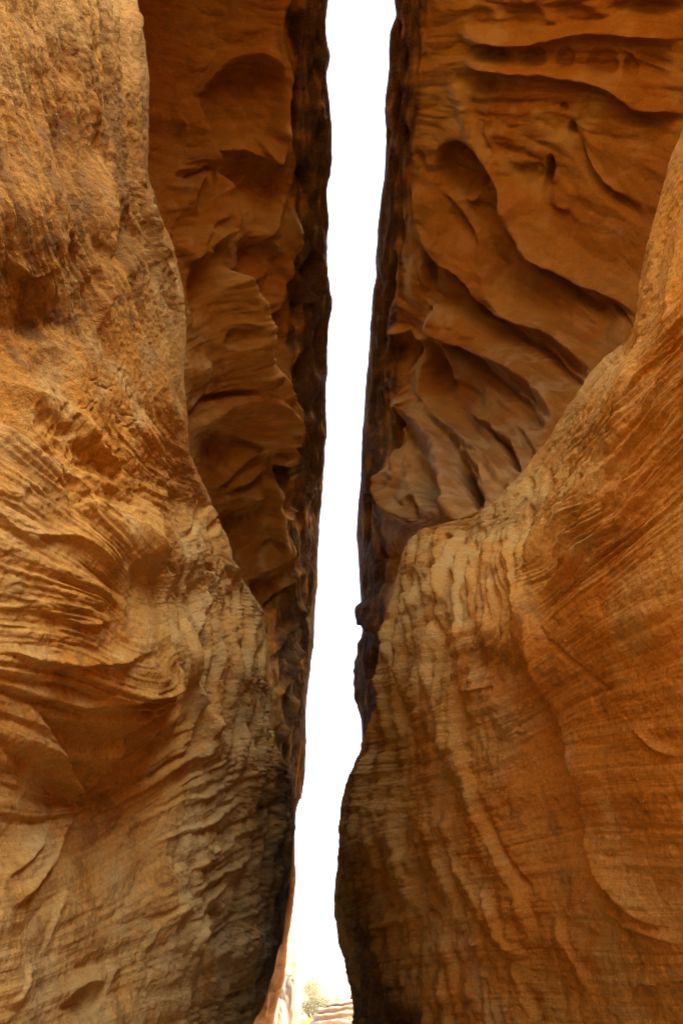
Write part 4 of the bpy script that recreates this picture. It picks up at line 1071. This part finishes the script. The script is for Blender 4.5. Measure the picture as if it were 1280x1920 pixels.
# ---- plants
def leaf_mat(name, a, b):
    mat = bpy.data.materials.new(name)
    nt = nodes(mat)
    oi = N(nt, 'ShaderNodeNewGeometry')
    c = ramp(nt, [(0.0, a), (1.0, b)], oi.outputs['Random Per Island'])
    bs = N(nt, 'ShaderNodeBsdfPrincipled'); bs.inputs['Roughness'].default_value = 0.7
    nt.links.new(c.outputs[0], bs.inputs['Base Color'])
    o = N(nt, 'ShaderNodeOutputMaterial'); nt.links.new(bs.outputs[0], o.inputs[0])
    return mat
M_LEAF = leaf_mat('shrub_leaves', (0.085, 0.095, 0.040), (0.14, 0.14, 0.065))
M_DRY = leaf_mat('dry_leaves', (0.16, 0.09, 0.035), (0.26, 0.16, 0.07))
M_GRASS = leaf_mat('grass_blades', (0.12, 0.15, 0.04), (0.24, 0.24, 0.08))
M_BARK = leaf_mat('bark', (0.10, 0.065, 0.04), (0.14, 0.09, 0.05))

def tri_mesh(name, V, T, mat, parent):
    me = bpy.data.meshes.new(name)
    me.from_pydata([tuple(v) for v in V], [], [tuple(t) for t in T])
    me.materials.append(mat)
    o = bpy.data.objects.new(name, me)
    COL.objects.link(o)
    o.parent = parent
    return o

def tube(path, radii, V, T, seg=6):
    base = len(V)
    path = np.asarray(path, float)
    for i, (p, r) in enumerate(zip(path, radii)):
        d = path[min(i + 1, len(path) - 1)] - path[max(i - 1, 0)]
        d /= np.linalg.norm(d) + 1e-9
        a = np.cross(d, [0.3, 1, 0.2]); a /= np.linalg.norm(a)
        b = np.cross(d, a)
        for k in range(seg):
            w = 2 * math.pi * k / seg
            V.append(p + r * (math.cos(w) * a + math.sin(w) * b))
    for i in range(len(path) - 1):
        for k in range(seg):
            q = base + i * seg
            T.append((q + k, q + (k + 1) % seg, q + seg + (k + 1) % seg, q + seg + k))

def plant(name, label, cat, pos, height, spread, stems, leaves, leaf, lmat, seed, trunk=None, group=None):
    rng = np.random.default_rng(seed)
    root = tag(empty(name, pos), label, cat, group)
    V, T, tips = [], [], []
    h0 = 0.0
    if trunk:
        h0 = trunk
        tube([(0, 0, -0.1), (0.04, 0.02, h0 * 0.5), (0.0, 0.05, h0)], [0.09, 0.07, 0.05], V, T, 8)
    for i in range(stems):
        a = rng.uniform(0, 2 * math.pi)
        o = spread * math.sqrt(rng.uniform(0, 1))
        top = np.array([math.cos(a) * o, math.sin(a) * o * 0.7, h0 + (height - h0) * rng.uniform(0.55, 1.0) * (1 - 0.35 * (o / spread) ** 2)])
        st = np.array([0.1 * math.cos(a) * o, 0.1 * math.sin(a) * o, h0 * 0.9])
        mid = st * 0.5 + top * 0.5 + np.array([math.cos(a), math.sin(a), 0.4]) * 0.08 * height
        tube([st, mid, top], [0.022, 0.014, 0.006], V, T, 4)
        tips += [(mid, top)]
    tri_mesh('trunk' if trunk else 'stems', V, T, M_BARK, root)
    LV, LT = [], []
    for i in range(leaves):
        m_, t_ = tips[rng.integers(len(tips))]
        k = rng.uniform(-0.3, 1.05)
        p = m_ * (1 - k) + t_ * k + rng.normal(size=3) * 0.09 * height * np.array([1, 1, 0.7])
        p[2] = max(p[2], 0.02)
        d = rng.normal(size=3) + np.array([0, 0, 0.8]); d /= np.linalg.norm(d)
        e = np.cross(d, rng.normal(size=3)); e /= np.linalg.norm(e)
        l = leaf * rng.uniform(0.6, 1.3)
        b = len(LV)
        LV += [p, p + d * l * 0.5 + e * l * 0.22, p + d * l, p + d * l * 0.5 - e * l * 0.22]
        LT.append((b, b + 1, b + 2, b + 3))
    tri_mesh('crown' if trunk else 'foliage', LV, LT, lmat, root)
    return root

g = lambda px, t: (float(at(px, 1868, t)[0]), float(at(px, 1868, t)[1]), 0.0)
plant('desert_shrub', 'dusty green bushy shrub between the rock tower and the layered ledge', 'shrub', g(588, 52), 2.3, 1.35, 60, 9000, 0.085, M_LEAF, 1)
plant('desert_shrub', 'lower yellow-green shrub showing just above the layered ledge', 'shrub', g(626, 58), 2.3, 1.5, 50, 8000, 0.085, M_LEAF, 2)
plant('small_tree', 'small dry russet tree standing behind the dusty green shrub', 'tree', g(583, 78), 3.6, 0.75, 30, 3000, 0.14, M_DRY, 3, trunk=1.4)

def grass():
    rng = np.random.default_rng(9)
    V, T = [], []
    for i in range(2600):
        c = at(rng.uniform(555, 600), 1868, rng.uniform(38, 50))
        p = np.array([c[0], c[1], 0.0])
        h = rng.uniform(0.15, 0.5)
        l = rng.normal(size=2) * 0.12
        b = len(V)
        V += [p + [-0.012, 0, 0], p + [0.012, 0, 0], p + [l[0], l[1], h]]
        T.append((b, b + 1, b + 2))
    o = tri_mesh('grass', V, T, M_GRASS, None)
    tag(o, 'thin yellow-green grass on the sand before the shrub', None, None, 'stuff')
grass()

def far_cliff():
    xs = np.linspace(-160, 160, 320)
    prof = [0, 0.15, 0.3, 0.5, 0.55, 0.8, 0.86, 1.0, 1.0, 1.0]
    off = [0, 3, 6, 7, 11, 12, 17, 18, 30, 60]
    h = 7.0 + 2.2 * noise1(xs / 14.0, 3) + 1.2 * noise1(xs / 4.0, 5) + 5 * smooth(4, 26, xs) + 8 * smooth(-6, -30, xs)
    P = np.stack([np.stack([xs, 205 + o_ + 5 * noise1(xs / 9.0 + i * 0.2, 7) + 1.5 * noise1(xs / 2.3, 9), h * p_ - 0.3], -1) for i, (p_, o_) in enumerate(zip(prof, off))], 0)
    ob = grid_mesh('distant_cliff', P, colour_masks(P, P[..., 2] * 30, {'rough': 0.6 + 0 * P[..., 0]}, 800), M_TOWER, None)
    tag(ob, 'hazy pale line of low cliffs far beyond the exit of the slot', 'cliff')
far_cliff()

# ------------------------------------------------------------------ little quartz pebbles weathering out of the lower faces
def pebbles(parent, key, n, boxes, seed):
    P, Nn, PX, PY, sc = SURF[key]
    rng = np.random.default_rng(seed)
    ph = (1 + 5 ** 0.5) / 2
    ico = np.array([(-1, ph, 0), (1, ph, 0), (-1, -ph, 0), (1, -ph, 0), (0, -1, ph), (0, 1, ph), (0, -1, -ph), (0, 1, -ph), (ph, 0, -1), (ph, 0, 1), (-ph, 0, -1), (-ph, 0, 1)]) / 1.9
    fc = [(0, 11, 5), (0, 5, 1), (0, 1, 7), (0, 7, 10), (0, 10, 11), (1, 5, 9), (5, 11, 4), (11, 10, 2), (10, 7, 6), (7, 1, 8), (3, 9, 4), (3, 4, 2), (3, 2, 6), (3, 6, 8), (3, 8, 9), (4, 9, 5), (2, 4, 11), (6, 2, 10), (8, 6, 7), (9, 8, 1)]
    V, T = [], []
    for x0, x1, y0, y1, k in boxes:
        rr, cc = np.nonzero((PX > x0) & (PX < x1) & (PY > y0) & (PY < y1))
        for i in rng.integers(0, len(rr), int(n * k)):
            p, nn, w = P[rr[i], cc[i]], Nn[rr[i], cc[i]], sc[rr[i], cc[i]]
            r = w * rng.uniform(0.8, 2.0)
            b = len(V)
            V += list(p + nn * r * 0.35 + ico * r * rng.uniform(0.7, 1.3, 3))
            T += [tuple(b + q for q in f) for f in fc]
    o = tri_mesh('pebbles', V, T, M_PEBBLE, parent)
    o['kind'] = 'stuff'
    keep(o)
M_PEBBLE = leaf_mat('quartz_pebbles', (0.42, 0.26, 0.09), (0.55, 0.38, 0.18))
pebbles(left_cliff, 'sandstone_cliff/lower_face', 35, [(0, 340, 0, 700, 1.2), (0, 300, 700, 1250, 0.8), (320, 500, 1000, 1400, 1.2), (0, 480, 1400, 1850, 0.6)], 31)
pebbles(right_cliff, 'sandstone_cliff.001/lower_face', 35, [(760, 1000, 1000, 1500, 1.6), (920, 1200, 700, 1000, 1.0), (1000, 1280, 900, 1700, 1.0), (760, 1100, 1500, 1850, 0.5)], 32)
